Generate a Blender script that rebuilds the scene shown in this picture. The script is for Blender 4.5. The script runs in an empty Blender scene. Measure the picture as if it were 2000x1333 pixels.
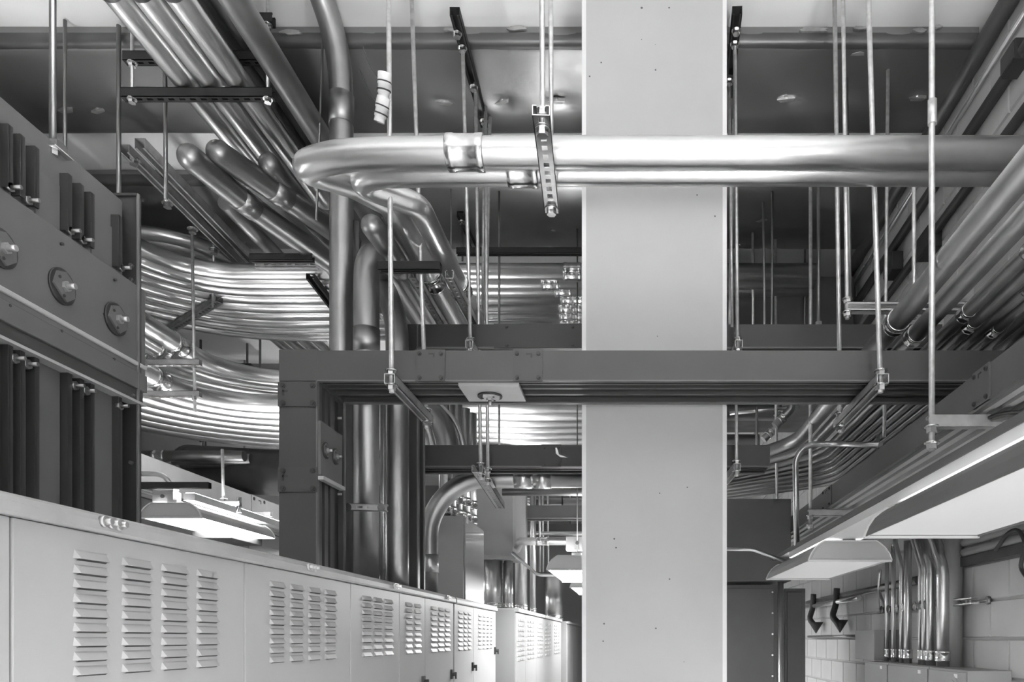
import bpy, math, random
from mathutils import Vector, Matrix, noise
random.seed(7)
F, VX, VY, H = 1500.0, 1237.0, 1248.0, 2.0      # focal length (px of a 2000 px frame), principal point, eye height
C = bpy.context.scene.collection
sc = bpy.context.scene

# ---------------------------------------------------------------- camera, world, exposure
cd = bpy.data.cameras.new('camera'); cam = bpy.data.objects.new('camera', cd); C.objects.link(cam)
cam.location = (0, 0, H); cam.rotation_euler = (math.pi/2, 0, 0)
cd.sensor_width = 36; cd.lens = F/2000*36
cd.shift_x = (1000-VX)/2000; cd.shift_y = (VY-666.5)/2000
cd.clip_start = .05; cd.clip_end = 100
sc.camera = cam
wd = bpy.data.worlds.new('world'); sc.world = wd; wd.use_nodes = True
wd.node_tree.nodes['Background'].inputs[0].default_value = (.5, .5, .5, 1)
wd.node_tree.nodes['Background'].inputs[1].default_value = .25
sc.view_settings.view_transform = 'Standard'; sc.view_settings.look = 'None'
sc.view_settings.gamma = 1; sc.view_settings.use_curve_mapping = False
sc.view_settings.exposure = 1.0
sc.cycles.use_denoising = True
sc.cycles.max_bounces = 7; sc.cycles.diffuse_bounces = 4; sc.cycles.glossy_bounces = 4
sc.cycles.sample_clamp_indirect = 6
UP_STRENGTH = 13.0       # lamps that shine out of the top slots
LENS_STRENGTH = .17     # opal lenses seen from below
ROOM_STRENGTH = 34.0      # open-lamp strips over the aisle behind the photographer

# ---------------------------------------------------------------- materials
def mat(name, col=.5, rough=.5, metal=0.0, var=.1, scale=6, bump=0, bscale=40, rvar=0, stretch=(1, 1, 1), spots=None, emis=0, coat=0):
    m = bpy.data.materials.new(name); m.use_nodes = True
    n = m.node_tree.nodes; l = m.node_tree.links; b = n['Principled BSDF']
    b.inputs['Roughness'].default_value = rough; b.inputs['Metallic'].default_value = metal
    b.inputs['Base Color'].default_value = (col, col, col, 1)
    if coat: b.inputs['Coat Weight'].default_value = coat
    tc = n.new('ShaderNodeTexCoord'); mp = n.new('ShaderNodeMapping'); l.new(tc.outputs['Object'], mp.inputs[0])
    mp.inputs['Scale'].default_value = stretch
    nz = n.new('ShaderNodeTexNoise'); nz.inputs['Scale'].default_value = scale; nz.inputs['Detail'].default_value = 2 if metal > .5 else 6
    l.new(mp.outputs[0], nz.inputs['Vector'])
    cr = n.new('ShaderNodeMapRange'); cr.inputs[1].default_value = .3; cr.inputs[2].default_value = .7
    cr.inputs[3].default_value = col*(1-var); cr.inputs[4].default_value = min(1, col*(1+var))
    l.new(nz.outputs['Fac'], cr.inputs[0]); out = cr.outputs[0]
    if spots:
        vo = n.new('ShaderNodeTexVoronoi'); vo.inputs['Scale'].default_value = spots[0]
        l.new(tc.outputs['Object'], vo.inputs['Vector'])
        n2 = n.new('ShaderNodeTexNoise'); n2.inputs['Scale'].default_value = 3.1; l.new(tc.outputs['Object'], n2.inputs['Vector'])
        th = n.new('ShaderNodeMath'); th.operation = 'MULTIPLY'; th.inputs[1].default_value = spots[1]*2; l.new(n2.outputs['Fac'], th.inputs[0])
        lt = n.new('ShaderNodeMath'); lt.operation = 'LESS_THAN'; l.new(vo.outputs['Distance'], lt.inputs[0]); l.new(th.outputs[0], lt.inputs[1])
        sp = n.new('ShaderNodeSeparateColor'); l.new(vo.outputs['Color'], sp.inputs[0])
        pk = n.new('ShaderNodeMath'); pk.operation = 'LESS_THAN'; pk.inputs[1].default_value = spots[3]; l.new(sp.outputs[0], pk.inputs[0])
        an = n.new('ShaderNodeMath'); an.operation = 'MULTIPLY'; l.new(lt.outputs[0], an.inputs[0]); l.new(pk.outputs[0], an.inputs[1])
        mx = n.new('ShaderNodeMix'); mx.data_type = 'FLOAT'; l.new(an.outputs[0], mx.inputs[0]); l.new(out, mx.inputs[2]); mx.inputs[3].default_value = spots[2]
        out = mx.outputs[0]
    l.new(out, b.inputs['Base Color'])
    if rvar:
        n3 = n.new('ShaderNodeTexNoise'); n3.inputs['Scale'].default_value = scale*2.3; l.new(mp.outputs[0], n3.inputs['Vector'])
        rr = n.new('ShaderNodeMapRange'); rr.inputs[1].default_value = .3; rr.inputs[2].default_value = .7
        rr.inputs[3].default_value = max(.02, rough-rvar); rr.inputs[4].default_value = rough+rvar
        l.new(n3.outputs['Fac'], rr.inputs[0]); l.new(rr.outputs[0], b.inputs['Roughness'])
    if bump:
        n4 = n.new('ShaderNodeTexNoise'); n4.inputs['Scale'].default_value = bscale; n4.inputs['Detail'].default_value = 4
        l.new(mp.outputs[0], n4.inputs['Vector'])
        bp = n.new('ShaderNodeBump'); bp.inputs['Strength'].default_value = bump; bp.inputs['Distance'].default_value = .0012 if metal > .5 and scale != 18 and bscale != 9 else .004
        l.new(n4.outputs['Fac'], bp.inputs['Height']); l.new(bp.outputs[0], b.inputs['Normal'])
    if emis:
        b.inputs['Emission Color'].default_value = (1, 1, 1, 1); b.inputs['Emission Strength'].default_value = emis
    return m
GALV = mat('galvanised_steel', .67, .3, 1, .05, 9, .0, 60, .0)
GALV2 = mat('galvanised_steel_dull_shaded', .33, .38, 1, .07, 9, .0, 50, .0)  # base darkened for the unlit tall conduits; shared with other dull steel
GALVD = mat('dark_steel', .26, .42, 1, .1, 8)  # darker and rougher than the plain galvanised steel
ROD = mat('zinc_rod', .62, .42, .75, .15, 40, .2, 300)
ZINC = mat('bright_zinc', .7, .2, 1, .12, 30)
STRUT = mat('zinc_channel', .5, .4, .8, .15, 20)
BLACK = mat('black_channel_paint', .012, .6, 0, .2, 12)
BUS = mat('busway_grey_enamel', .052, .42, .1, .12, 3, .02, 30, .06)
BUSK = mat('busway_enamel_shaded', .03, .42, .1, .1, 3)  # same busway enamel, with the shade on the rear runs put into its colour
BUSL = mat('busway_cover_grey', .11, .45, .1, .1, 4, .02, 30)
BUSD = mat('busway_dark', .03, .5, .1, .15, 4)
BUSP = mat('busway_pale_plate', .42, .4, .2, .08, 4)
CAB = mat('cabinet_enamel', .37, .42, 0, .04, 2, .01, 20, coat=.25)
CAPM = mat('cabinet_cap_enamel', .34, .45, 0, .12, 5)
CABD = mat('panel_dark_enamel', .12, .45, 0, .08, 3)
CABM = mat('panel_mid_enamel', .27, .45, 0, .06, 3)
CONC = mat('column_concrete', .41, .75, 0, .06, 1.6, .05, 60, spots=(15, .055, .1, .4))
EDGE = mat('column_chamfer_pale', .68, .7, 0, .04, 3)  # paler than the column face, for its chamfered corners
SLAB = mat('slab_paint', .86, .85, 0, .04, 1.2, .1, 25)
WALLM = mat('wall_paint', .4, .75, 0, .06, 1.5, .1, 30)
BLK = mat('block_paint', .46, .6, 0, .07, 3, .12, 60)
MORT = mat('mortar_paint', .4, .8, 0, .06, 8)
FLOORM = mat('floor_paint', .6, .35, 0, .06, 1, coat=.2)
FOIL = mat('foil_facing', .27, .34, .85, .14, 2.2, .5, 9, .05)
FOILD = mat('foil_facing_dark', .13, .42, .7, .2, 2.6, .12, 9, .07)  # darker foil for seam folds, dark pipes and the right-hand box
TAPE = mat('foil_tape', .55, .3, .85, .3, 18, .5, 40)
WHITE = mat('white_enamel', .7, .4, 0, .02, 3)
FIXG = mat('fixture_enamel', .42, .4, .1, .03, 3)
FIXD = mat('fixture_dark_enamel', .13, .4, .1, .05, 3)
PVC = mat('white_pvc', .72, .45, 0, .05, 20)
RUB = mat('rubber_and_vent_shade', .03, .5, 0, .1, 10)  # also the painted shade under the louvers
LENS = mat('opal_lens', .35, .5, 0, .01, 2, emis=LENS_STRENGTH)
LENSB = mat('bright_opal_lens', .6, .5, 0, .01, 2, emis=22)
UPS = mat('strong_lamp_slot', .8, .5, 0, .01, 2, emis=85)
UPW = mat('weak_lamp_slot', .8, .5, 0, .01, 2, emis=1.6)
UPL = mat('lamp_slot', .8, .5, 0, .01, 2, emis=UP_STRENGTH)
ROOML = mat('lamp_strip', .8, .5, 0, .01, 2, emis=ROOM_STRENGTH)

# ---------------------------------------------------------------- helpers (z is measured from eye height until build())
def W(px, py, Y): return Vector(((px-VX)*Y/F, Y, (VY-py)*Y/F))
def Zp(px, py, z): return W(px, py, z*F/(VY-py))
ORG = {}
class MB:
    def __init__(s): s.v = []; s.f = []; s.sm = []
    def add(s, vs, fs, smooth=False):
        o = len(s.v); s.v += [Vector(v) for v in vs]
        for f in fs: s.f.append(tuple(i+o for i in f)); s.sm.append(smooth)
        return s
    def hexa(s, p):     # 8 points: bottom loop, top loop
        return s.add(p, [(3, 2, 1, 0), (4, 5, 6, 7), (0, 1, 5, 4), (1, 2, 6, 5), (2, 3, 7, 6), (3, 0, 4, 7)])
    def box(s, a, b):
        x0, x1 = sorted((a[0], b[0])); y0, y1 = sorted((a[1], b[1])); z0, z1 = sorted((a[2], b[2]))
        return s.hexa([(x0, y0, z0), (x1, y0, z0), (x1, y1, z0), (x0, y1, z0), (x0, y0, z1), (x1, y0, z1), (x1, y1, z1), (x0, y1, z1)])
    def obox(s, o, d, u, b, L, h, D):   # origin corner-centre, extents along d,u,b starting at o
        o = Vector(o); d = Vector(d)*L; u = Vector(u)*h; b = Vector(b)*D
        p = [o, o+d, o+d+b, o+b]
        return s.hexa(p+[q+u for q in p])
    def tube(s, pts, r, n=20, cap=True, r2=None):
        pts = [Vector(p) for p in pts]; m = len(pts)
        T = []
        for i in range(m):
            t = (pts[min(i+1, m-1)]-pts[max(i-1, 0)]); T.append(t.normalized())
        a = Vector((0, 0, 1)) if abs(T[0].z) < .9 else Vector((1, 0, 0))
        N = (a-T[0]*a.dot(T[0])).normalized(); o = len(s.v)
        for i in range(m):
            if i:
                N = (N-T[i]*N.dot(T[i])); N = N.normalized()
            B = T[i].cross(N); rr = r if not callable(r) else r(i/(m-1))
            for k in range(n):
                a = 2*math.pi*k/n; s.v.append(pts[i]+N*math.cos(a)*rr+B*math.sin(a)*rr)
        for i in range(m-1):
            for k in range(n):
                k2 = (k+1) % n
                s.f.append((o+i*n+k, o+i*n+k2, o+(i+1)*n+k2, o+(i+1)*n+k)); s.sm.append(True)
        if cap:
            s.f.append(tuple(o+k for k in reversed(range(n)))); s.sm.append(False)
            s.f.append(tuple(o+(m-1)*n+k for k in range(n))); s.sm.append(False)
        return s
    def ring(s, c, d, r, L, n=20, bead=0):
        c = Vector(c); d = Vector(d).normalized()
        if not bead: return s.tube([c-d*L/2, c+d*L/2], r, n)
        prof = [(-.5, .94), (-.47, 1.0), (-.3, 1.0), (-.27, .96), (.27, .96), (.3, 1.0), (.47, 1.0), (.5, .94)]
        pts = [c+d*L*a for a, _ in prof]
        rr = [b*r for _, b in prof]
        return s.tube(pts, lambda t: rr[min(7, int(round(t*7)))], n)
    def build(s, name, m, parent=None, smooth=None, bevel=0):
        lo = Vector((min(v.x for v in s.v), min(v.y for v in s.v), min(v.z for v in s.v)))
        hi = Vector((max(v.x for v in s.v), max(v.y for v in s.v), max(v.z for v in s.v)))
        org = Vector(((lo.x+hi.x)/2, (lo.y+hi.y)/2, lo.z)); org.z += H
        me = bpy.data.meshes.new(name)
        me.from_pydata([(v.x-org.x, v.y-org.y, v.z+H-org.z) for v in s.v], [], s.f)
        me.polygons.foreach_set('use_smooth', s.sm if smooth is None else [smooth]*len(s.f))
        me.materials.append(m); me.update()
        o = bpy.data.objects.new(name, me); C.objects.link(o)
        ORG[o.name] = org
        if parent is not None: o.parent = parent; o.location = org-ORG[parent.name]
        else: o.location = org
        if bevel:
            bv = o.modifiers.new('bevel', 'BEVEL'); bv.width = bevel; bv.segments = 2; bv.limit_method = 'ANGLE'
        return o
def tag(o, label, cat, group=None, kind=None):
    if label: o['label'] = label
    if cat: o['category'] = cat
    if group: o['group'] = group
    if kind: o['kind'] = kind
    return o
def thing(name, label, cat, loc, group=None):
    o = bpy.data.objects.new(name, None); C.objects.link(o)
    o.empty_display_size = .05
    l = Vector(loc); l.z += H; o.location = l; ORG[o.name] = l
    return tag(o, label, cat, group)
def struct(o): o['kind'] = 'structure'; return o
def dupc(src, parent, wpos):        # copy of a part, shared mesh; wpos is its origin (z from eye height)
    o = src.copy(); C.objects.link(o); o.parent = parent
    w = Vector(wpos); w.z += H; o.location = w-ORG[parent.name]; ORG[o.name] = w
    return o
def fillet(pts, rad, n=8):
    pts = [Vector(p) for p in pts]; out = [pts[0]]
    if not isinstance(rad, (list, tuple)): rad = [rad]*(len(pts)-2)
    for i in range(1, len(pts)-1):
        p = pts[i]; a = (pts[i-1]-p); b = (pts[i+1]-p); la, lb = a.length, b.length; a.normalize(); b.normalize()
        ang = a.angle(b); t = min(rad[i-1]/math.tan(ang/2), la*.499, lb*.499)
        r = t*math.tan(ang/2)
        bis = (a+b).normalized(); c = p+bis*(r/math.sin(ang/2))
        s0 = p+a*t; s1 = p+b*t; v0 = s0-c; v1 = s1-c; th = v0.angle(v1)
        k = max(3, int(n*th/1.2)+2)
        for j in range(k+1):
            f = j/k; out.append(c+(v0*math.sin((1-f)*th)+v1*math.sin(f*th))/math.sin(th))
    out.append(pts[-1]); return out
def spline(pts, n=8):
    pts = [Vector(p) for p in pts]; P = [pts[0]*2-pts[1]]+pts+[pts[-1]*2-pts[-2]]; out = []
    for i in range(1, len(P)-2):
        for j in range(n):
            t = j/n; a, b, c, d = P[i-1], P[i], P[i+1], P[i+2]
            out.append(.5*((2*b)+(c-a)*t+(2*a-5*b+4*c-d)*t*t+(3*b-a-3*c+d)*t**3))
    out.append(pts[-1]); return out
def conduit(path, r, label, m=None, group=None, coup=(), name='conduit', n=20, cat='conduit', clen=.12, cm=None, cr=1.12, bead=1):
    o = MB().tube(path, r, n).build(name, m or GALV)
    tag(o, label, cat, group)
    for c in coup:      # (point, direction)
        MB().ring(c[0], c[1], r*cr, clen, n, bead=bead).build('coupling', cm or ZINC, o)
    return o
def nut(p, parent, s=.018, m=None, d=(0, 0, 1)):
    p = Vector(p); d = Vector(d).normalized(); b = MB()
    b.tube([p-d*s*.5, p+d*s*.5], s, 6); b.sm = [False]*len(b.f)
    b.tube([p+d*s*.5, p+d*s*.75], s*1.35, 14)
    return b.build('nut', m or ZINC, parent)
def channel_mb(p0, p1, w=.041, h=.041, openv=(0, 0, -1), slots=True, pitch=.05, t=.003):
    p0 = Vector(p0); p1 = Vector(p1); d = (p1-p0); L = d.length; d.normalize()
    u = -Vector(openv); u = (u-d*u.dot(d)).normalized(); s = d.cross(u); b = MB()
    o = p0-s*w/2-u*h/2
    b.obox(o, d, u, s, L, h, t); b.obox(o+s*(w-t), d, u, s, L, h, t)                # flanges
    b.obox(o, d, u, s, L, t, w*.24); b.obox(o+s*w*.76, d, u, s, L, t, w*.24)        # lips
    k = o+u*(h-t)
    if not slots: b.obox(k, d, u, s, L, t, w)
    else:
        b.obox(k, d, u, s, L, t, w*.33); b.obox(k+s*w*.67, d, u, s, L, t, w*.33)
        n = max(1, int(L/pitch)); pt = L/n
        for i in range(n+1):
            a = max(0, i*pt-pt*.22); e = min(L, i*pt+pt*.22)
            b.obox(k+d*a+s*w*.33, d, u, s, e-a, t, w*.34)
    return b
def strut(p0, p1, label, m=None, group=None, name='strut_channel', **k):
    return tag(channel_mb(p0, p1, **k).build(name, m or STRUT), label, 'strut', group)
def trapeze(label, p0, p1, rods, m=None, rr=.0095, group=None, nuts=True, rm=None, name='trapeze_hanger', **k):
    """rods: list of (top, bottom) points; each rod carries its nuts under the channel"""
    t = thing(name, label, 'hanger', p0, group)
    channel_mb(p0, p1, **k).build('channel', m or STRUT, t)
    for a, b in rods:
        a = Vector(a); b = Vector(b)
        MB().tube([a, b-Vector((0, 0, .05))], rr, 10).build('rod', rm or ROD, t)
        if nuts:
            nut(b-Vector((0, 0, .03)), t, rr*1.8); nut(b+Vector((0, 0, .03)), t, rr*1.8)
    return t
def rod(a, b, r, label, m=None, coup=None, group=None):
    o = tag(MB().tube([a, b], r, 10).build('threaded_rod', m or ROD), label, 'rod', group)
    d = Vector(a)-Vector(b)
    if coup is not None:
        c = Vector(b)+d*coup
        MB().tube([c-d.normalized()*.045, c+d.normalized()*.045], r*1.75, 8).build('rod_coupling', ROD, o)
    return o

# ================================================================ ROOM SHELL
XL, XR, YB, YF, ZC, ZF = -5.3, 1.87, -3.5, 16.0, 3.19, -2.0
struct(MB().box((XL, YB, ZF-.1), (XR+.1, YF, ZF)).build('floor', FLOORM))
struct(MB().box((XL, YB, ZC), (XR+.1, YF, ZC+.12)).build('ceiling', SLAB))
struct(MB().box((XL-.1, YB, ZF), (XL, YF, ZC)).build('wall_left', WALLM))
struct(MB().box((XL, YF, ZF), (XR, YF+.1, ZC)).build('wall_far', CABM))
struct(MB().box((XL, YB-.1, ZF), (XR, YB, ZC)).build('wall_near', WALLM))
wr = struct(MB().box((XR, YB, ZF), (XR+.1, YF, ZC)).build('wall_right', MORT))
# painted concrete blocks of the right wall: parts where the photograph shows them
bw, bh, g = .4, .2, .006
src = None; rest = MB()
cnt = 0
for r in range(26):
    z0 = ZF+r*bh
    off = (r % 2)*.2
    for c in range(0, 30):
        y0 = 1.2+c*bw-off
        if y0 > 11: continue
        x = XR
        ym = y0+.2; px = VX+x/ym*F; py = VY-(z0+.1)/ym*F
        vis = px < 2120 and -60 < py < 1400 and ym < 8.6 and (z0 > 1.3 or z0 < .75)
        if vis and cnt < 295:
            if src is None:
                src = MB().hexa([(XR-.0, y0+g, z0+g), (XR-.0, y0+g, z0+bh-g), (XR-.0, y0+bw-g, z0+bh-g), (XR-.0, y0+bw-g, z0+g),
                                 (XR-.012, y0+g+.004, z0+g+.004), (XR-.012, y0+g+.004, z0+bh-g-.004), (XR-.012, y0+bw-g-.004, z0+bh-g-.004), (XR-.012, y0+bw-g-.004, z0+g+.004)]).build('block', BLK, wr)
            else: dupc(src, wr, (XR-.006, y0+bw/2, z0+g))
            cnt += 1
        else: rest.box((XR-.012, y0+g, z0+g), (XR, y0+bw-g, z0+bh-g))
o = rest.build('distant_blocks', BLK, wr); o['kind'] = 'stuff'

# concrete column
cx0, cx1, cy0, cy1 = W(1139, 0, 3.7).x, W(1417, 0, 3.7).x, 3.7, 3.985
ch = .014
pr = [(cx0+ch, cy0), (cx1-ch, cy0), (cx1, cy0+ch), (cx1, cy1), (cx0, cy1), (cx0, cy0+ch)]
b = MB(); nn = len(pr)
b.add([(x, y, ZF) for x, y in pr]+[(x, y, ZC) for x, y in pr], [tuple(reversed(range(nn))), tuple(range(nn, 2*nn))]+[(i, (i+1) % nn, (i+1) % nn+nn, i+nn) for i in range(nn)])
col = b.build('column', CONC)
tag(col, 'square cast concrete column with small air holes, rising through the middle of the room', 'column')
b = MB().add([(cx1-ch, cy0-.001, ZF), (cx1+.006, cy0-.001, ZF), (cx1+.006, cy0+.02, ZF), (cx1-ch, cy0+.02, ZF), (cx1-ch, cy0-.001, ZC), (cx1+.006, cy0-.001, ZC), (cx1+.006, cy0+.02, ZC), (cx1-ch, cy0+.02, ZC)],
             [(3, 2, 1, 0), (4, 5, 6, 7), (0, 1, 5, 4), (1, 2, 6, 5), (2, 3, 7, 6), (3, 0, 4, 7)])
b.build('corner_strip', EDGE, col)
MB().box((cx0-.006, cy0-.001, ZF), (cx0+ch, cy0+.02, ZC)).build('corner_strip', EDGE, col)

# ================================================================ FOIL WRAPPED DUCTS
def foil_duct(x0, x1, y0, y1, z0, z1, label, pins=(), seed=0, m=None, patches=(), nx=140, ny=22, name='insulated_duct'):
    t = thing(name, label, 'duct', ((x0+x1)/2, (y0+y1)/2, z0))
    b = MB(); vs = []; fs = []
    prof = []            # cross-section: front top -> front bottom (rounded) -> underside -> back
    prof.append((y0, z1)); prof.append((y0, z0+.05)); prof.append((y0+.004, z0+.02)); prof.append((y0+.02, z0+.004))
    for j in range(ny+1): prof.append((y0+.04+(y1-y0-.08)*j/ny, z0))
    prof += [(y1-.02, z0+.004), (y1, z0+.03), (y1, z1)]
    K = len(prof)
    for i in range(nx+1):
        x = x0+(x1-x0)*i/nx
        for k, (y, z) in enumerate(prof):
            q = noise.noise(Vector((x*1.3+seed, y*1.6, seed)))*.045+noise.noise(Vector((x*5+seed, y*2.2, 3)))*.012
            tt = max(0, min(1, (y-y0)/(y1-y0)))
            dz = (-.05*math.sin(math.pi*tt)+q*math.sin(math.pi*min(1, tt*1.0))) if 1 < k < K-1 else 0
            for (pxx, pyy) in pins:
                d2 = ((x-pxx)**2+(y-pyy)**2)
                if 1 < k < K-1: dz += .02*math.exp(-d2/.0025)
            dy = noise.noise(Vector((x*4+seed, 1, z)))*.012 if k in (1, 2, 3) else 0
            vs.append((x, y+dy, min(z+dz, z1)))
    for i in range(nx):
        for k in range(K-1): fs.append((i*K+k, i*K+k+1, (i+1)*K+k+1, (i+1)*K+k))
    fs.append(tuple(range(K))); fs.append(tuple(nx*K+k for k in reversed(range(K))))
    b.add(vs, fs, True); b.sm[-1] = b.sm[-2] = False
    b.build('wrap', m or FOIL, t)
    # ragged seam of the facing along the lower front edge
    b = MB(); N = 160; vs = []; fs = []
    for i in range(N+1):
        x = x0+(x1-x0)*i/N
        q = noise.noise(Vector((x*6, seed, 5)))*.012+noise.noise(Vector((x*22, seed, 9)))*.006
        for yy, zz in ((y0-.004, z0+.055), (y0-.012, z0+.012+q*.4), (y0+.012, z0-.006+q*.3), (y0+.035+q, z0-.004)): vs.append((x, yy, zz))
    for i in range(N):
        for k in range(3): fs.append((i*4+k, i*4+k+1, (i+1)*4+k+1, (i+1)*4+k))
    b.add(vs, fs, True); b.build('seam_fold', FOILD, t)
    for (pxx, pyy) in pins:
        b = MB(); zz = z0-.05*math.sin(math.pi*(pyy-y0)/(y1-y0))+.018
        b.tube([(pxx, pyy, zz-.006), (pxx, pyy, zz+.012)], .016, 10)
        a = random.uniform(-.5, .5); c, s_ = math.cos(a), math.sin(a)
        b.hexa([(pxx+c*i*.05-s_*j*.012, pyy+s_*i*.05+c*j*.012, zz+.01-(.022 if e else 0)) for e in (0, 1) for i, j in ((-1, -1), (1, -1), (.6, 1), (-.6, 1))])
        b.build('pin_washer', TAPE, t)
    for (a, c, d, e, f) in patches:    # x centre, offset down the face, half width, half height, on the underside?
        b = MB(); vs = []; N = 14
        for i in range(N):
            an = 2*math.pi*i/N; rr = 1+random.uniform(-.3, .25)
            u = math.cos(an)*d*rr; v = math.sin(an)*e*rr
            vs.append((a+u, (c+v) if f else y0-.016, (z0-.012) if f else (c+v)))
        vs2 = [(p[0], p[1] if f else p[1]+.012, p[2]+.012 if f else p[2]) for p in vs]
        b.add(vs+vs2, [tuple(reversed(range(N))), tuple(range(N, 2*N))]+[(i, (i+1) % N, (i+1) % N+N, i+N) for i in range(N)])
        b.build('tape_patch', TAPE, t)
    return t
ZD = 3.1
pinsA = [(W(px, py, 4.32).x, ZD*F/(VY-py)) for px, py in ((95, 205), (160, 205), (862, 188), (978, 186), (1085, 186), (1538, 182), (1655, 180), (1795, 180))]
foil_duct(-5.2, 1.80, 4.0, 4.73, ZD, ZC-.002, 'wide foil wrapped duct nearest the camera, crossing under the pale slab', pinsA, 1,
          patches=[((1590-VX)/375, 3.165, .085, .012, 0), ((1680-VX)/375, 3.172, .04, .01, 0), ((1795-VX)/375, 3.16, .035, .012, 0), ((1830-VX)/375, 3.18, .02, .008, 0),
                   ((1010-VX)/375, 3.17, .05, .01, 0), ((880-VX)/375, 3.165, .04, .01, 0), ((1675-VX)/370, 4.08, .05, .04, 1), ((570-VX)/375, 3.15, .06, .012, 0),
                   ((990-VX)/355, 4.25, .012, .14, 1)])
pinsB = [(W(px, py, 5.6).x, ZD*F/(VY-py)) for px, py in ((1490, 420), (1460, 480), (1530, 485), (1060, 485), (420, 470), (1075, 440))]
foil_duct(-5.2, 1.8, 5.22, 6.13, ZD, ZC-.002, 'foil wrapped duct second from the camera, behind the hairpin conduits', pinsB, 4, m=FOIL)
foil_duct(-5.2, 1.2, 8.9, 9.8, ZD-.05, ZC-.002, 'foil wrapped duct far back beyond the lower conduit sweep', (), 8, nx=80, ny=12)
foil_duct(-5.2, 1.2, 12.2, 13.1, ZD-.05, ZC-.002, 'foil wrapped duct farthest back near the end wall', (), 12, nx=60, ny=10)
# far right box added to darken the gap there; far left a black duct
tag(MB().box((.32, 6.25, 2.2), (1.8, 8.2, 2.95)).build('dark_box', FOILD, bevel=.01), 'dark box added to darken the space behind the column on the right, between hanger rods', 'duct')
tag(MB().box((W(388, 0, 8.1).x, 8.1, 2.755), (W(490, 0, 8.1).x, 8.6, 2.91)).build('dark_box', BUSD, bevel=.01), 'short black air duct under the bright slab, above the lower conduit sweep', 'duct')
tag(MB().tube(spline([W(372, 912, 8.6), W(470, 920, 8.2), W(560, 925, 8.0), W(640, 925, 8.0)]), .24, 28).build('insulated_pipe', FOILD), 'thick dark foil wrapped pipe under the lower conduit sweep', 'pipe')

# ================================================================ BUSWAY
def V3(*a): return Vector(a)
def busway(name, label, o, d, u, b, L, h, D, joints=(), ribs=((.18, .02), (.36, .02), (.62, .02)), m=None, faceplates=()):
    """o: corner of ribbed face at the front; d along, u outward normal of the ribbed face, b across (front to back)"""
    o, d, u, b = Vector(o), Vector(d), Vector(u), Vector(b)
    t = thing(name, label, 'busway', o)
    m = m or BUS
    MB().obox(o-u*h, d, u, b, L, h, .012).build('side_plate', m, t)
    MB().obox(o-u*h+b*(D-.012), d, u, b, L, h, .012).build('side_plate', m, t)
    MB().obox(o-u*h+b*.012, d, u, b, L, h-.03, D-.024).build('core', BUSD if m in (BUS, BUSK) else m, t)
    for q, w in ribs:
        MB().obox(o-u*.03+b*D*q, d, u, b, L, .022, w).build('rib', m, t)
    MB().obox(o-u*.004+b*-.006, d, u, b, L, .006, .02).build('edge_lip', BUSL, t)
    MB().obox(o-u*.004+b*(D-.02), d, u, b, L, .006, .022).build('edge_lip', BUSL, t)
    for (s, w) in joints:     # splice plate on the front face with four bolts
        j = MB().obox(o+d*s-b*.007-u*(h+.002), d, u, b, w, h+.004, .007).build('splice_plate', m, t)
        for ds in (.14, .86):
            for du in (.1, .88):
                p = o+d*(s+w*ds)-u*h*du-b*.007
                q = MB().tube([p, p-b*.005], h*.07, 12); q.tube([p-b*.005, p-b*.009], h*.045, 6)
                q.build('bolt', BUSD, j)
        for ds, lx, lz in ((.45, .02, .006), (.6, .006, .018)):
            p = o+d*(s+w*ds)-u*h*.9-b*.0085
            MB().obox(p, d, u, b, lx*h/.13, lz*h/.13, .0015).build('slot', BUSD, j)
    return t
def bolt_disc(p, n, a, s, parent, m=None, sx=(0, 0, 1)):
    """round insulator washer with notched plate and bolt, normal n"""
    p = Vector(p); n = Vector(n).normalized(); m = m or BUSL
    d = MB().tube([p, p+n*s*.14], s, 28).build('bolt_disc', BUSD, parent)
    sx = Vector(sx); sy = n.cross(sx)
    b = MB(); pts = []
    for aa in (-150, -95, -40, 15, 60, 120):
        pts.append(p+n*s*.14+(sx*math.cos(math.radians(aa+a))+sy*math.sin(math.radians(aa+a)))*s*.86)
    N = len(pts); b.add(pts+[q+n*s*.12 for q in pts], [tuple(reversed(range(N))), tuple(range(N, 2*N))]+[(i, (i+1) % N, (i+1) % N+N, i+N) for i in range(N)])
    b.build('lock_plate', m, d)
    b = MB().tube([p+n*s*.2, p+n*s*.42], s*.3, 6); b.sm = [False]*len(b.f); b.tube([p+n*s*.42, p+n*s*.85], s*.16, 12)
    b.build('bolt', STRUT, d)
    for aa in (50, -60, 170):
        q = p+n*s*.24+(sx*math.cos(math.radians(aa))+sy*math.sin(math.radians(aa)))*s*.58
        MB().tube([q, q+n*s*.06], s*.09, 10).build('rivet', BUSD, d)
    return d
# main cross busway (front face y 685-745)
Ym = 3.3; zm = (VY-745)/F*Ym; hm = 60/F*Ym; Dm = .322
xl = W(545, 0, Ym).x; xc = W(620, 0, Ym).x
main = busway('busway', 'long grey busway crossing in front of the column', (xc, Ym, zm), (1, 0, 0), (0, 0, -1), (0, 1, 0), 1.83-xc, hm, Dm,
       joints=[(W(812, 0, Ym).x-xc, W(870, 0, Ym).x-W(812, 0, Ym).x), (W(1002, 0, Ym).x-xc, W(1060, 0, Ym).x-W(1002, 0, Ym).x)])
# pale joint plate below the busway
a0, a1 = W(893, 0, Ym).x, W(1020, 0, Ym).x
jp = MB().box((a0, Ym+.02, zm-.014), (a0+.262, Ym+.24, zm)).build('joint_plate', BUSP, main)
bolt_disc((W(957, 0, 3.45).x, 3.45, zm-.014), (0, 0, -1), 0, .055, main, BUSP, (1, 0, 0))
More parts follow.
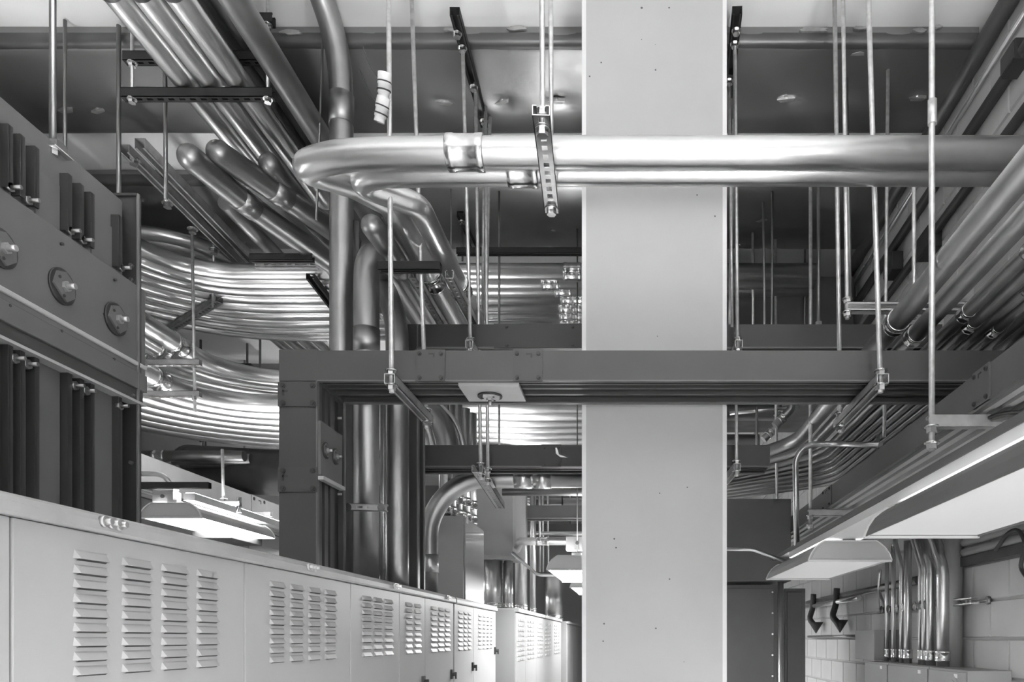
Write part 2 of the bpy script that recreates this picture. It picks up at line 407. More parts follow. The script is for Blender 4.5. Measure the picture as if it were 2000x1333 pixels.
# mounting shoe + corner and riser at left
MB().box((xl, Ym-.002, zm-.0), (xc, Ym+Dm, zm+hm+.004)).build('corner_box', BUS, main, bevel=.002)
zr = -0.0
ris = busway('busway_riser', 'grey busway riser dropping from the left end of the long busway to the cabinets', (xc, Ym, .262), (0, 0, 1), (1, 0, 0), (0, 1, 0), zm-.262-.001, xc-xl, Dm,
             joints=[(W(0, 795, Ym).z-.262, W(0, 748, Ym).z-W(0, 795, Ym).z), (W(0, 962, Ym).z-.262, W(0, 914, Ym).z-W(0, 962, Ym).z)],
             ribs=((.12, .03), (.3, .04), (.5, .05)))
# joint box with round bolts on the riser side
z0, z1 = W(0, 928, Ym).z, W(0, 822, Ym).z
MB().box((xc, Ym, z0), (xc+.014, Ym+.245, z1)).build('joint_plate', BUSL, ris)
MB().box((xc, Ym, z0-.02), (xc+.026, Ym+.25, z0-.004)).build('edge_lip', BUSP, ris)
for yy in (.05, .16): bolt_disc((xc+.014, Ym+yy, (z0+z1)/2-.0), (1, 0, 0), 0, .036, ris)
for py in (817, 965): MB().box((W(658, 0, 3.6).x, Ym+Dm-.014, W(0, py, 3.62).z), (W(664, 0, 3.6).x+.006, Ym+Dm-.02, W(0, py+4, 3.62).z)).build('clip', BUSP, ris)
# second cross busway and its riser
Y2 = 4.2; z2 = W(0, 680, Y2).z; h2 = 46/F*Y2; x2l = W(803, 0, Y2).x
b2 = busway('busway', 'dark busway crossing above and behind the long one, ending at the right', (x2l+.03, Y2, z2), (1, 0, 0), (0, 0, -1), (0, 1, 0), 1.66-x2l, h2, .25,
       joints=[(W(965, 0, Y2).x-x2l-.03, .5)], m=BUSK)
xr2 = W(806, 0, Y2).x
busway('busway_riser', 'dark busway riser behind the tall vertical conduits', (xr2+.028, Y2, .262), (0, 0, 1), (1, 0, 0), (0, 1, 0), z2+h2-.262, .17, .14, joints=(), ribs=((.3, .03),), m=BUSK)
# third
Y3 = 4.55; z3 = W(0, 912, Y3).z; h3 = 42/F*Y3
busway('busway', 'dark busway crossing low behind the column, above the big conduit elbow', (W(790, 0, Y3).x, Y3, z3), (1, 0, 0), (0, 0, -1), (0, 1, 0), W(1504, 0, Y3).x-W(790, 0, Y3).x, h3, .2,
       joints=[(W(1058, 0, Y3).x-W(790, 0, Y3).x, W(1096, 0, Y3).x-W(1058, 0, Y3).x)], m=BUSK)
MB_ = MB().add([(W(1085, 0, Y3).x, Y3-.0105, z3+.11), (W(1088, 0, Y3).x, Y3-.0105, z3+.11), (W(1092, 0, Y3).x, Y3-.0105, z3+.07), (W(1110, 0, Y3).x, Y3-.0105, z3+.05), (W(1094, 0, Y3).x, Y3-.0105, z3+.055), (W(1086, 0, Y3).x, Y3-.0105, z3+.075)]+
              [(W(1085, 0, Y3).x, Y3, z3+.11), (W(1088, 0, Y3).x, Y3, z3+.11), (W(1092, 0, Y3).x, Y3, z3+.07), (W(1110, 0, Y3).x, Y3, z3+.05), (W(1094, 0, Y3).x, Y3, z3+.055), (W(1086, 0, Y3).x, Y3, z3+.075)],
              [(0, 1, 2, 3, 4, 5), (11, 10, 9, 8, 7, 6)]+[(i, (i+1) % 6, (i+1) % 6+6, i+6) for i in range(6)])
tag(MB_.build('tape_scrap', TAPE), 'torn scrap of pale tape stuck on the low dark busway beside the column', 'tape')
# busway running away on the right above the lights
xb, zb = 1.23, .827
rb = busway('busway', 'grey busway running away along the right wall above the lights', (xb, .9, zb), (0, 1, 0), (0, 0, -1), (1, 0, 0), 6.6, .125, .27,
            joints=[(W(0, 0, 1).y*0+F*xb/(1904-VX)-.9+.0, .0)] if 0 else [(F*xb/(1935-VX)-.9, F*xb/(1903-VX)-F*xb/(1935-VX)), (F*xb/(1625-VX)-.9, .22)], ribs=((.2, .03), (.4, .03), (.66, .03)), m=BUSL)
for c in [c for c in rb.children if c.name.startswith(('core', 'rib'))]: c.data.materials[0] = BUSP  # pale colour on the underside stands in for light from the fixtures below
bolt_disc((1.37, F*.83/(VY-808)*1.0-.02, zb-.012), (0, 0, -1), 0, .07, rb, BUSL, (0, 1, 0))
# busway running away on the far left
lb = busway('busway', 'pale busway running away behind the left light fixture', (-3.88, 4.2, 1.2), (0, 1, 0), (0, 0, -1), (-1, 0, 0), 7, .26, .3, joints=[(3.6, .3)], m=BUSP)
# far beam/busway in the gap left of the column
db1 = busway('busway', 'distant grey busway crossing above the far light', (W(1012, 0, 8).x, 8.0, W(0, 1012, 8).z), (1, 0, 0), (0, 0, -1), (0, 1, 0), 2.2, .13, .2, m=BUSL)
db2 = busway('busway', 'most distant busway seen below the other one', (W(1045, 0, 10).x, 10.0, W(0, 1043, 10).z), (1, 0, 0), (0, 0, -1), (0, 1, 0), 2.6, .13, .2)

for t in (db1, db2):
    l = ORG[t.name]
    for dx in (.45, 1.6): MB().tube([V3(l.x+dx, l.y+.1, l.z-H+.12), V3(l.x+dx, l.y+.1, ZC)], .009, 8).build('hanger_rod', GALV2, t)
# ---------------------------------------------------------------- big ribbed busway bank, left foreground
X0 = -1.6
def yl(px, x=X0): return F*(-x)/(VX-px)
bank = thing('busway_bank', 'large grey ribbed busway bank in the left foreground, standing on the cabinets', 'busway', (X0, 1.9, .262))
MB().box((X0-.16, 1.2, .262), (X0, yl(240), 1.372)).build('wall_plate', BUSL, bank, bevel=.004)
for px in (66, 176, -30):
    MB().box((X0-.002, yl(px)+.001, .262), (X0+.004, yl(px+48), 1.26)).build('panel', BUSL, bank)
rb0 = rb1 = None
for px, w in ((-60, 1), (-35, 1), (-3, 1), (21, 1), (50, 1), (116, 1), (140, 1), (161, 1), (216, 1)):
    y = yl(px)
    for (za, zb_) in ((1.14, 1.299), (.262, .745)):
        b = MB(); b.box((X0, y, za), (X0+.024, y+.006, zb_)); b.box((X0+.018, y+.004, za), (X0+.024, y+.016, zb_))
        b.build('rib', BUSD, bank)
for px, py in ((22, 387), (58, 403), (140, 470), (165, 490), (240, 538)):
    y = yl(px-6, -1.585); p = V3(X0+.004, y, 1.145)
    b = MB().tube([p, p+V3(.045, 0, 0)], .0055, 8); b.tube([p+V3(.01, 0, 0), p+V3(.02, 0, 0)], .012, 6); b.build('stud', GALVD, bank)
for px in (30, 55, 148, 170, 236):
    y = yl(px-6, -1.585); p = V3(X0+.004, y, .715)
    b = MB().tube([p, p+V3(.045, 0, 0)], .0055, 8); b.tube([p+V3(.01, 0, 0), p+V3(.022, 0, 0)], .013, 6); b.build('stud', GALVD, bank)
band = MB().box((X0, 1.2, .845), (X0+.03, yl(266), 1.118)).build('joint_cover', BUSL, bank, bevel=.002)
MB().box((X0, 1.2, .862), (X0+.036, yl(266), .876)).build('cover_bead', BUSP, bank, bevel=.004)
MB().box((X0, 1.2, .79), (X0+.036, yl(266), .843)).build('cover_flange', BUSL, bank, bevel=.002)
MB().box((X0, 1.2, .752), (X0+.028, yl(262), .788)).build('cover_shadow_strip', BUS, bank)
MB().box((X0, 1.2, .742), (X0+.04, yl(262), .75)).build('edge_lip', BUSP, bank)
for px, py in ((8, 485), (127, 560), (232, 624)):
    y = 1.57*F/(VX-px+8); z = (VY-py)/F*y
    bolt_disc((X0+.03, y, z), (1, 0, 0), -20, .048, bank)
for px, py in ((122, 477), (226, 547), (120, 647), (223, 702), (19, 597)):
    y = 1.565*F/(VX-px); z = (VY-py)/F*y
    MB().tube([(X0+.03, y, z), (X0+.0375, y, z)], .004, 8).build('screw', BUSD, bank)
for px, py in ((96, 540), (201, 612)):      # small dark check marks
    y = 1.57*F/(VX-px); z = (VY-py)/F*y
    b = MB().obox((X0+.0301, y, z), V3(0, .5, -.87), V3(1, 0, 0), V3(0, .87, .5), .02, .0012, .003)
    b.obox((X0+.0301, y+.01, z-.016), V3(0, .3, .95), V3(1, 0, 0), V3(0, .95, -.3), .014, .0012, .003); b.build('ink_mark', BUSD, bank)
# dark end flange
fl = thing('end_flange', 'dark vertical sheet metal end flange with bright edge, right of the ribbed busway bank', 'flange', (X0, 2.43, .262))
MB().box((W(195, 0, 2.43).x, 2.43, .262), (W(268, 0, 2.43).x, 2.45, W(0, 380, 2.43).z)).build('face_plate', BUSD, fl)
MB().box((W(267, 0, 2.43).x, 2.426, .262), (W(272, 0, 2.43).x, 2.436, W(0, 379, 2.43).z)).build('edge_strip', BUSL, fl, bevel=.002)
MB().box((W(195, 0, 2.43).x, 2.424, W(0, 384, 2.43).z), (W(268, 0, 2.43).x, 2.46, W(0, 379, 2.43).z)).build('top_strip', BUSD, fl)
for py in (520, 548, 905): 
    p = W(258, py, 2.43); MB().tube([p, p-V3(0, .01, 0)], .006, 8).build('bolt', GALVD, fl)
p = W(262, 775, 2.43); MB().box(p-V3(.02, .02, .004), p+V3(.008, 0, .004)).build('clip', ZINC, fl)
# hanger bracket on top
y = 2.12
trapeze_ = thing('hanger_bracket', 'angle bracket with rod on top of the ribbed busway bank', 'hanger', W(95, 300, y))
MB().box(W(68, 290, y)-V3(0, .01, 0), W(116, 275, y)+V3(0, .03, 0)).build('angle', BUSL, trapeze_)
MB().tube([V3(W(103, 0, y).x, y, ZC), W(103, 292, y)], .0085, 10).build('rod', GALV2, trapeze_)
MB().box(W(92, 292, y)-V3(0, .02, 0), W(118, 290, y)+V3(0, .05, 0)).build('washer_plate', ZINC, trapeze_); nut(W(103, 299, y), trapeze_, .014)

# ================================================================ SWITCHGEAR CABINETS
XC = -1.15; ZT = .272
def yc(px): return -XC*F/(VX-px)
lz = [(.1438-.0262*k)*(-XC) for k in range(9)]
def louver_mesh(y0, y1, z, parent, src={}):
    """wedge vent: flush top, proud bottom, chamfered ends"""
    h = .0185; p = .011; e = min(.01, (y1-y0)*.12); x = XC
    vs = [(x, y0, z), (x, y1, z), (x, y1-e*.4, z+h), (x, y0+e*.4, z+h), (x+p, y0+e, z), (x+p, y1-e, z), (x+.003, y1-e*1.2, z+h-.003), (x+.003, y0+e*1.2, z+h-.003)]
    b = MB().hexa(vs)
    b.add([(x+.0004, y0+e, z-.0035), (x+p*.5, y0+e, z-.0001), (x+p*.5, y1-e, z-.0001), (x+.0004, y1-e, z-.0035)], [(0, 1, 2, 3)])
    return b
cabs = [(-.35, yc(22), [], 'cream enamelled switchgear cabinet, nearest, cut off by the left frame edge'),
        (yc(22), yc(478), [(142, 212), (237, 297), (314, 367), (383, 426)], 'cream switchgear cabinet with four wide columns of louvers, nearest louvered one'),
        (yc(478), yc(685), [(526, 556), (565.5, 592.5), (601.5, 626), (633.5, 656)], 'cream switchgear cabinet second of the louvered row, below the grey riser'),
        (yc(685), yc(780), [(706.6, 725.3), (729, 746), (750, 766.4)], 'cream switchgear cabinet third of the louvered row, three louver columns, wide door'),
        (yc(780), yc(830), [(791.3, 804.5), (808.5, 821.5)], 'narrow cream switchgear cabinet with only two columns of louvers'),
        (yc(830), yc(885.5), [(841, 852.5), (855.5, 866), (868.5, 878)], 'cream switchgear cabinet with three louver columns, right of the narrow one'),
        (yc(887.5), yc(925), [(894.5, 903), (905.3, 911.3), (913.5, 919.5)], 'cream switchgear cabinet just past the dark gap in the row'),
        (yc(925), yc(968), [(933.6, 940), (942.5, 947.6), (950, 954.5), (957, 961)], 'last cream switchgear cabinet of the near row, small flat louvers')]
for i, (y0, y1, cols, lab) in enumerate(cabs):
    t = thing('switchgear_cabinet', lab, 'cabinet', ((XC-.6), (y0+y1)/2, ZF), 'switchgear cabinets of the near row')
    MB().box((XC-1.3, y0+.001, ZF), (XC-.02, y1-.001, ZT-.008)).build('body', CAB, t)
    MB().box((XC-.02, y0+.003, ZF+.1), (XC, y1-.003, .2253)).build('door', CAB, t, bevel=.003)
    # rolled top cap
    pr = [(XC-.35, .262), (XC-.03, .272), (XC-.004, .27), (XC+.012, .262), (XC+.018, .25), (XC+.018, .232), (XC+.012, .2265), (XC-.03, .2265)]
    n = len(pr); b = MB(); b.add([(x, y0+(.001 if i in (5,) else 0), z) for x, z in pr]+[(x, y1, z) for x, z in pr], [tuple(range(n)), tuple(reversed(range(n, 2*n)))]+[(i2, i2+n, (i2+1) % n+n, (i2+1) % n) for i2 in range(n)], False)
    b.build('top_cap', CAPM, t)
    for a, c in cols:
        s0 = None
        ya, yb = yc(a), yc(c)
        for k, z in enumerate(lz):
            if s0 is None:
                s0 = louver_mesh(ya, yb, z, t).build('louver', CAB, t); s0.data.materials.append(RUB); s0.data.polygons[0].material_index = 1; s0.data.polygons[6].material_index = 1  # closed louver undersides coloured dark to stand for the shaded vent opening
            else: dupc(s0, t, (XC+.0055, (ya+yb)/2, z-.0035))
    if i >= 3:
        p = V3(XC, y1-.05 if i != 5 else y1-.06, -.20+.0*i)
        p.z = {3: -.30, 4: -.235, 5: -.225, 6: -.2, 7: -.1}[i]
        b = MB().box(p-V3(0, .02, .03), p+V3(.012, .02, .03)); b.tube([p, p+V3(.03, 0, 0)], .012, 10); b.box(p+V3(.025, -.008, -.03), p+V3(.035, .008, .012)); b.build('latch', BUSD, t)
par = {1: 200, 2: 597, 3: 765, 5: 868}
for ci, px in par.items():
    t = [o for o in C.objects if o.get('label') == cabs[ci][3]][0]
    yy = yc(px)
    for j in (-1, 0, 1):
        p = V3(XC+.018, yy+j*.024, .25); b = MB().tube([p-V3(.003, 0, 0), p+V3(.008, 0, 0)], .0125, 12); b.tube([p, p+V3(.02, 0, 0)], .007, 8); b.build('plug_bolt', STRUT, t)
# second, farther row
def far_row(x, y0, y1, zt, lab, seams, lou, cat='cabinet'):
    t = thing('switchgear_cabinet', lab, cat, (x-.5, (y0+y1)/2, ZF), 'switchgear cabinets of the far row')
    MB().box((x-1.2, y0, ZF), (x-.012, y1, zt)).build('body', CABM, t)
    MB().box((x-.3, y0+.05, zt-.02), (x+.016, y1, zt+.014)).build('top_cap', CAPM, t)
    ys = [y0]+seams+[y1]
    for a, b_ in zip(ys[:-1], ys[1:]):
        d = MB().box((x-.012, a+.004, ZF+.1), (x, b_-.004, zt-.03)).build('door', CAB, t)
        if lou:
            b = MB(); nc = 3; w = (b_-a)*.6/nc
            for k in range(9):
                for c in range(nc):
                    ya = a+(b_-a)*.18+c*w*1.15; z = zt-.1-.045*k
                    b.box((x, ya, z), (x+.008, ya+w*.85, z+.018))
            o = b.build('louver_panel', CAB, d); o['kind'] = 'stuff'
    return t
xf = W(1008, 0, 6.8).x
far_row(xf, 6.8, -xf*F/(VX-1062), W(0, 1191, 6.8).z, 'cream cabinet farther back, protruding into the aisle beyond the near row', [7.4, 8.2], 1)
far_row(xf, -xf*F/(VX-1062), -xf*F/(VX-1096), W(0, 1191, 6.8).z, 'cream cabinet farther back with a tall latch rod between its doors', [9.9], 1)
far_row(W(1108, 0, 11.2).x, 11.2, 14.5, W(0, 1216, 11.2).z, 'farthest cream cabinet at the end of the aisle beside the column', [12.2, 13.2], 0)

# ================================================================ LIGHT FIXTURES
def fixture(label, x0, x1, ya, yb, z, top=.1, m=None, lens=None, up=None, name='light_fixture', stub=1, nslots=1):
    t = thing(name, label, 'light', ((x0+x1)/2, (ya+yb)/2, z), 'suspended light fixtures')
    m = m or FIXG; xm = (x0+x1)/2; w = (x1-x0)/2
    prof = [(-1, 0), (-.985, .1), (-.93, .38), (-.83, .68), (-.70, .9), (-.62, 1)]
    left = [(xm+a*w, z+b*top) for a, b in prof]; right = [(xm-a*w, z+b*top) for a, b in reversed(prof)]
    # reflector sides as sheets with thickness
    for side, nm in ((left, 'reflector_side'), (right, 'reflector_side')):
        b = MB(); n = len(side); th = .004
        cxn = xm
        inner = [(x+(th if x < cxn else -th), zz) for x, zz in side]
        loop = side+inner[::-1]; N = len(loop)
        b.add([(x, ya, zz) for x, zz in loop]+[(x, yb, zz) for x, zz in loop], [(i, (i+1) % N, (i+1) % N+N, i+N) for i in range(N)]+[tuple(reversed(range(N))), tuple(range(N, 2*N))])
        b.build(nm, m, t)
    loop = left+right; N = len(loop)
    for y, s in ((ya, -1), (yb, 1)):
        b = MB(); y2 = y+s*.006
        b.add([(x, y, zz) for x, zz in loop]+[(x, y2, zz) for x, zz in loop], [tuple(range(N)), tuple(reversed(range(N, 2*N)))]+[(i, (i+1) % N, (i+1) % N+N, i+N) for i in range(N)])
        k = [(xm+(x-xm)*1.0, y2, zz) for x, zz in loop]
        p = b.build('end_plate', m, t)
        b = MB(); q = [(xm+(x-xm)*.93, y2, z+.012+(zz-z)*.78) for x, zz in loop]
        b.add(q+[(x, yy+s*.004, zz) for x, yy, zz in q], [tuple(range(N)), tuple(reversed(range(N, 2*N)))]+[(i, (i+1) % N, (i+1) % N+N, i+N) for i in range(N)])
        b.build('pressed_panel', m, p)
        lp2 = [(xm+(x-xm)*1.025, z+(zz-z)*1.04+.001) for x, zz in loop]; b = MB()
        for q in range(N-1):
            a1, a2, c1, c2 = loop[q], loop[q+1], lp2[q], lp2[q+1]; ya_, yb_ = y2-.008, y2+.008
            b.hexa([(a1[0], ya_, a1[1]), (a2[0], ya_, a2[1]), (a2[0], yb_, a2[1]), (a1[0], yb_, a1[1]), (c1[0], ya_, c1[1]), (c2[0], ya_, c2[1]), (c2[0], yb_, c2[1]), (c1[0], yb_, c1[1])])
        b.build('end_lip', WHITE, p)
        MB().box((x0-.003, min(y, y2)-.004, z-.006), (x1+.003, max(y, y2)+.004, z+.004)).build('end_rim', WHITE, p)
    MB().box((x0+.008, ya+.004, z+.006), (x1-.008, yb-.004, z+.012)).build('lens', lens or LENS, t)
    for a in (-1, 1):
        xx = xm+a*w*.38
        MB().box((xx-w*.2, ya+.03, z+top*.93), (xx+w*.2, yb-.03, z+top*.96)).build('up_lamp', up or UPL, t)
    MB().box((xm-w*.16, ya+.01, z+top*.2), (xm+w*.16, yb-.01, z+top*1.25)).build('ballast_channel', m, t)
    for yy in (ya+.1, yb-.1):
        MB().box((xm-w*.62, yy-.01, z+top*.97), (xm+w*.62, yy+.01, z+top*1.02)).build('cross_tie', m, t)
    return t
FR2 = fixture('grey suspended light with glowing lens over the wall conduits, farther of the two right lights', W(1579, 0, 4).x, W(1740, 0, 4).x, 4.0, 5.25, W(0, 1096, 4).z, .1, FIXG, up=UPW)
FR1 = fixture('large suspended light with glowing lens at the right edge, nearest the camera', W(1690, 0, 2.93).x, W(1911, 0, 2.93).x, 1.45, 2.93, W(0, 1049, 2.93).z, .105, FIXD, up=UPW)
FL_ = fixture('suspended light behind the cabinets at the left, beside the ribbed bank', -3.43, -3.0, 5.34, 6.42, .84, .1, FIXG, lens=LENSB)
FF1 = fixture('pale distant light seen left of the column', W(1068, 0, 5.6).x, W(1068, 0, 5.6).x+.43, 5.6, 6.8, W(0, 1113, 5.6).z, .1, WHITE, lens=LENSB)
FF2 = fixture('second distant light just behind and below the first, at the column edge', -.62, -.19, 7.5, 8.7, .5, .1, WHITE, lens=LENSB)
FF3 = fixture('most distant aisle light near the end wall', -.62, -.19, 9.9, 11.1, .5, .1, WHITE, lens=LENSB)
# unseen continuation of the lighting rows: over the aisle behind the camera and behind the cabinets
for k, (x, ya, yb, z) in enumerate(((-.62, -3.0, -1.8, .18), (-.5, -1.5, -.3, .18), (-3.43, 2.4, 3.6, .84), (-3.43, 7.6, 8.8, .84), (.9, -.6, 1.1, .39), (-3.43, 10.6, 11.8, .84))):
    fixture(['aisle light behind the photographer', 'aisle light above the photographer', 'light behind the cabinets left of the bank', 'light behind the cabinets farther back', 'right row light behind the photographer', 'farthest light behind the cabinets'][k], x, x+.43, ya, yb, z, .1, WHITE, lens=ROOML if k in (0, 1, 4) else LENSB, up=UPS if k in (0, 1, 4) else UPL)
for t in (FF1, FF2, FF3):
    l = ORG[t.name]
    for yy in (-.5, .5): MB().tube([V3(l.x, l.y+yy, l.z-H+.1), V3(l.x, l.y+yy, ZC)], .005, 6).build('suspension_rod', GALVD, t)
for (nm, lab, a, b_) in (('junction_box', 'small grey junction box above the farther right light', W(1632, 1052, 4.05), W(1690, 1025, 4.05)+V3(0, .09, 0)),
                         ('junction_box', 'pale junction box above the left light', W(297, 982, 5.36), W(338, 958, 5.36)+V3(0, .1, 0)),
                         ('junction_box', 'pale junction box with a ring hole above the distant light', W(1105, 1075, 5.7), W(1150, 1048, 5.7)+V3(0, .1, 0))):
    o = tag(MB().box(a, b_).build(nm, FIXG, bevel=.004), lab, 'box')
    c = (Vector(a)+Vector(b_))/2; c.y = a.y; c.z = (a.z+b_.z)/2
    MB().tube([c, c-V3(0, .006, 0)], .014, 14).build('knockout', FIXD, o)
conduit([W(1660, 1043, 3.98)+V3(0, 0, 0), W(1700, 1020, 3.5)], .012, 'short dark conduit stub leaving the junction box over the right light', GALVD)
# raceway above the right lights with the white lit edge
rw = thing('lighting_raceway', 'dark lighting raceway running away above the right lights with a white lower strip', 'raceway', (1.1, 3, .5))
MB().box((1.0, .8, .557), (1.2, 5.5, .585)).build('channel', BUSL, rw)
MB().box((1.003, .8, .52), (1.19, 4.95, .556)).build('white_strip', WHITE, rw)
# second raceway over the left light
lw = thing('lighting_raceway', 'bright white raceway along the top of the left light', 'raceway', (-3.1, 6, .95))
MB().box((-3.14, 5.36, .965), (-3.06, 6.9, 1.015)).build('channel', WHITE, lw)
MB().box((-3.13, 5.37, 1.015), (-3.07, 6.88, 1.02)).build('lamp', UPL, lw)

# ================================================================ CONDUITS
z = 1.867; r = .057
# C1 hairpin
S = lambda x, y, zz=z: V3(x, y, zz)
pc1 = [S(XR-.02, 2.95), S(.5, 2.95), S(-.6, 2.95)]+spline([S(-.75, 2.951), S(-.98, 2.957), S(-1.14, 2.974), S(-1.25, 3.01), V3(-1.295, 3.055, 1.875), V3(-1.285, 3.11, 1.89), V3(-1.24, 3.18, 1.91), V3(-1.19, 3.255, 1.93)], 9)
pc1 = pc1[:-1]+fillet([V3(-1.19, 3.255, 1.93), V3(-1.085, 3.42, 1.94), V3(-1.08, 5.4, 1.94)], .12)
conduit(pc1, r, 'front hairpin conduit, thick and shiny, sweeping across above the long busway', n=32, clen=.145, cr=1.17,
        coup=[(S(W(910, 0, 2.95).x, 2.95), (1, 0, 0)), (V3(-1.083, 4.12, 1.94), (0, 1, 0))])
pc2 = [S(XR-.02, 3.075), S(.5, 3.075), S(-.45, 3.075)]+spline([S(-.55, 3.076), S(-.76, 3.077), S(-.95, 3.085), S(-1.05, 3.1), S(-1.1, 3.13), S(-1.095, 3.17), S(-1.05, 3.21)], 9)[:-1]+fillet([S(-1.05, 3.21), S(-.925, 3.31), S(-.92, 5.3)], .1)
conduit(pc2, .05, 'rear hairpin conduit tucked just under the front one', n=32, clen=.125, cr=1.16,
        coup=[(S(W(1022, 0, 3.075).x, 3.075), (1, 0, 0)), (S(-.923, 4.08), (0, 1, 0))])
# C3/C4/C5 straight runs behind the short black strut
for k, (x, y0, zz, lab) in enumerate(((-1.36, 4.3, 1.83, 'shiny conduit running away beside the hairpin legs, leftmost'),)):
    conduit([V3(x, y0, zz), V3(x, 5.25, zz)], .057, lab, coup=[(V3(x, 4.25+.1*k, zz), (0, 1, 0))], clen=.13)
    
# V1 tall conduit
v1 = [W(667, 700, 3.9)]+[W(667, 250, 3.9)]+spline([W(667, 190, 3.9), W(663, 130, 3.88), W(652, 70, 3.84), W(632, 5, 3.78), W(607, -60, 3.7)], 6)
v1 = [V3(W(667, 0, 3.9).x, 3.9, .262)]+v1
conduit(v1, .058, 'tall shaded conduit rising left of the elbow and curving left to the ceiling', GALV2, n=28, coup=[(W(667, 216, 3.9), (0, 0, 1))], clen=.15, cm=GALV2, cr=1.06, bead=0)
# V2 elbow
x2 = W(716, 0, 3.78).x; ztop = W(0, 470, 3.78).z
p2 = fillet([V3(x2, 3.78, .262), V3(x2, 3.78, ztop), V3(x2-.02, 5.2, ztop)], .2, 12)
conduit(p2, .061, 'shaded conduit with a tight elbow at its top, right of the tall one', GALV2, n=28, coup=[(W(716, 668, 3.78), (0, 0, 1))], clen=.12, cm=GALV2, cr=1.05, bead=0)
x3 = W(776, 0, 3.97).x
p3 = spline([V3(x3, 3.97, .262), V3(x3, 3.97, 1.0), V3(x3, 3.97, 1.42), W(774, 640, 4.0), W(762, 590, 4.06), W(740, 548, 4.15), W(712, 520, 4.25), W(690, 510, 4.35)], 6)
conduit(p3, .058, 'dark conduit leaning in behind the elbow and dropping to the cabinets', GALV2, n=24)
conduit([V3(W(695, 0, 4.05).x, 4.05, .262), V3(W(695, 0, 4.05).x, 4.05, 2.2)], .016, 'thin vertical conduit between the two tall ones', GALV2, n=12)
conduit([V3(W(748, 0, 3.9).x, 3.9, .262), V3(W(748, 0, 3.9).x, 3.9, 1.2)], .014, 'thin vertical conduit right of the elbow conduit below the busway', GALV2, n=12)
# clamp across V pipes
cl = thing('conduit_clamp', 'horizontal strut clamp tying the tall conduits together above the cabinets', 'clamp', W(720, 992, 3.7))
channel_mb(W(672, 991, 3.69), W(757, 993, 3.69), openv=(0, 1, 0), w=.034, h=.022).build('channel', STRUT, cl)
for px in (680, 746): nut(W(px, 992, 3.672), cl, .014, d=(0, -1, 0))
# curved conduits dropping behind right of the riser (820-900, 790-870)
for k, (dx, rr_, mm) in enumerate(((0, .07, GALV2), (-30, .02, GALV), (-42, .02, GALV), (30, .016, GALV))):
    pts = spline([W(790+dx, 775-abs(dx)*.2, 4.95), W(825+dx, 790, 4.95), W(858+dx, 822, 4.95), W(874+dx, 865, 4.95), W(876+dx, 910, 4.95)], 6)
    conduit(pts, rr_, ['thick dull conduit curving down behind the low dark busway', 'thin conduit hugging the inside of the thick curve', 'thinnest inner conduit of the curving set, leftmost', 'slim conduit outside the thick curve'][k], mm, n=20)
# E elbow
ze = W(0, 935, 4.87).z; xe = W(837, 0, 4.87).x
pe = fillet([V3(xe, 4.87, .262), V3(xe, 4.87, ze), V3(.35, 4.87, ze)], .42, 16)
conduit(pe, .06, 'big galvanised elbow conduit rising from the cabinets and turning right to the column', GALV2, n=32,
        coup=[(V3(xe, 4.87, W(0, 1102, 4.87).z), (0, 0, 1)), (V3(W(1022, 0, 4.87).x, 4.87, ze), (1, 0, 0)), (V3(W(1060, 0, 4.87).x, 4.87, ze), (1, 0, 0))], clen=.11, cm=GALV, cr=1.07, bead=0)
# conduits T on the three tier trapeze
ord_ = ['leftmost', 'middle', 'rightmost']
for k, px in enumerate((371, 421, 474)):
    zt = 2.735; p = Zp(px, 168, zt)
    pts = fillet([V3(p.x, 1.8, zt), V3(p.x, 4.93, zt), V3(p.x, 4.93, ZC)], .2)
    conduit(pts, .057, 'bright conduit coming from the top left frame edge, %s of three side by side' % ord_[k], n=28, coup=[(V3(p.x, 3.13, zt), (0, 1, 0))], clen=.2, cr=1.08, bead=0, cm=GALV)
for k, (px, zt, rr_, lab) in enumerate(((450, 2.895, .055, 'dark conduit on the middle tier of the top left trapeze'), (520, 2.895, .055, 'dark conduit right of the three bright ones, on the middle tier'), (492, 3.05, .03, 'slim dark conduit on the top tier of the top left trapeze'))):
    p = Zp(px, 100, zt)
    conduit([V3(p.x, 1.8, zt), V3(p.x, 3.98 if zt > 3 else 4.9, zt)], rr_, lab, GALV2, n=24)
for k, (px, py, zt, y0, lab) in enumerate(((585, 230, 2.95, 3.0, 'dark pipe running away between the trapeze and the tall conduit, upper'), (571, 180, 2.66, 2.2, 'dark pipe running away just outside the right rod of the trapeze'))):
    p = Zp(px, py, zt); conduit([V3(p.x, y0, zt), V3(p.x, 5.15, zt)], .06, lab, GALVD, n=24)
# trapeze T
rods = []
Yt = 3.74
for xx in (258, 523): rods.append((V3(W(xx, 0, Yt).x, Yt, ZC), V3(W(xx, 0, Yt).x, Yt, W(0, 195, Yt).z)))
t = thing('trapeze_hanger', 'three tier black trapeze hanger carrying the conduits at the top left', 'hanger', W(390, 195, Yt))
for py, xa in ((185, 240), (114, 244), (40, 246)):
    channel_mb(W(xa, py, Yt), W(535, py, Yt), openv=(0, 0, 1), w=.041, h=.046).build('channel', BLACK, t)
    for xx in (258, 523): nut(W(xx, py+13, Yt), t, .017)
for a, c in rods: MB().tube([a, c], .008, 10).build('rod', ROD, t)
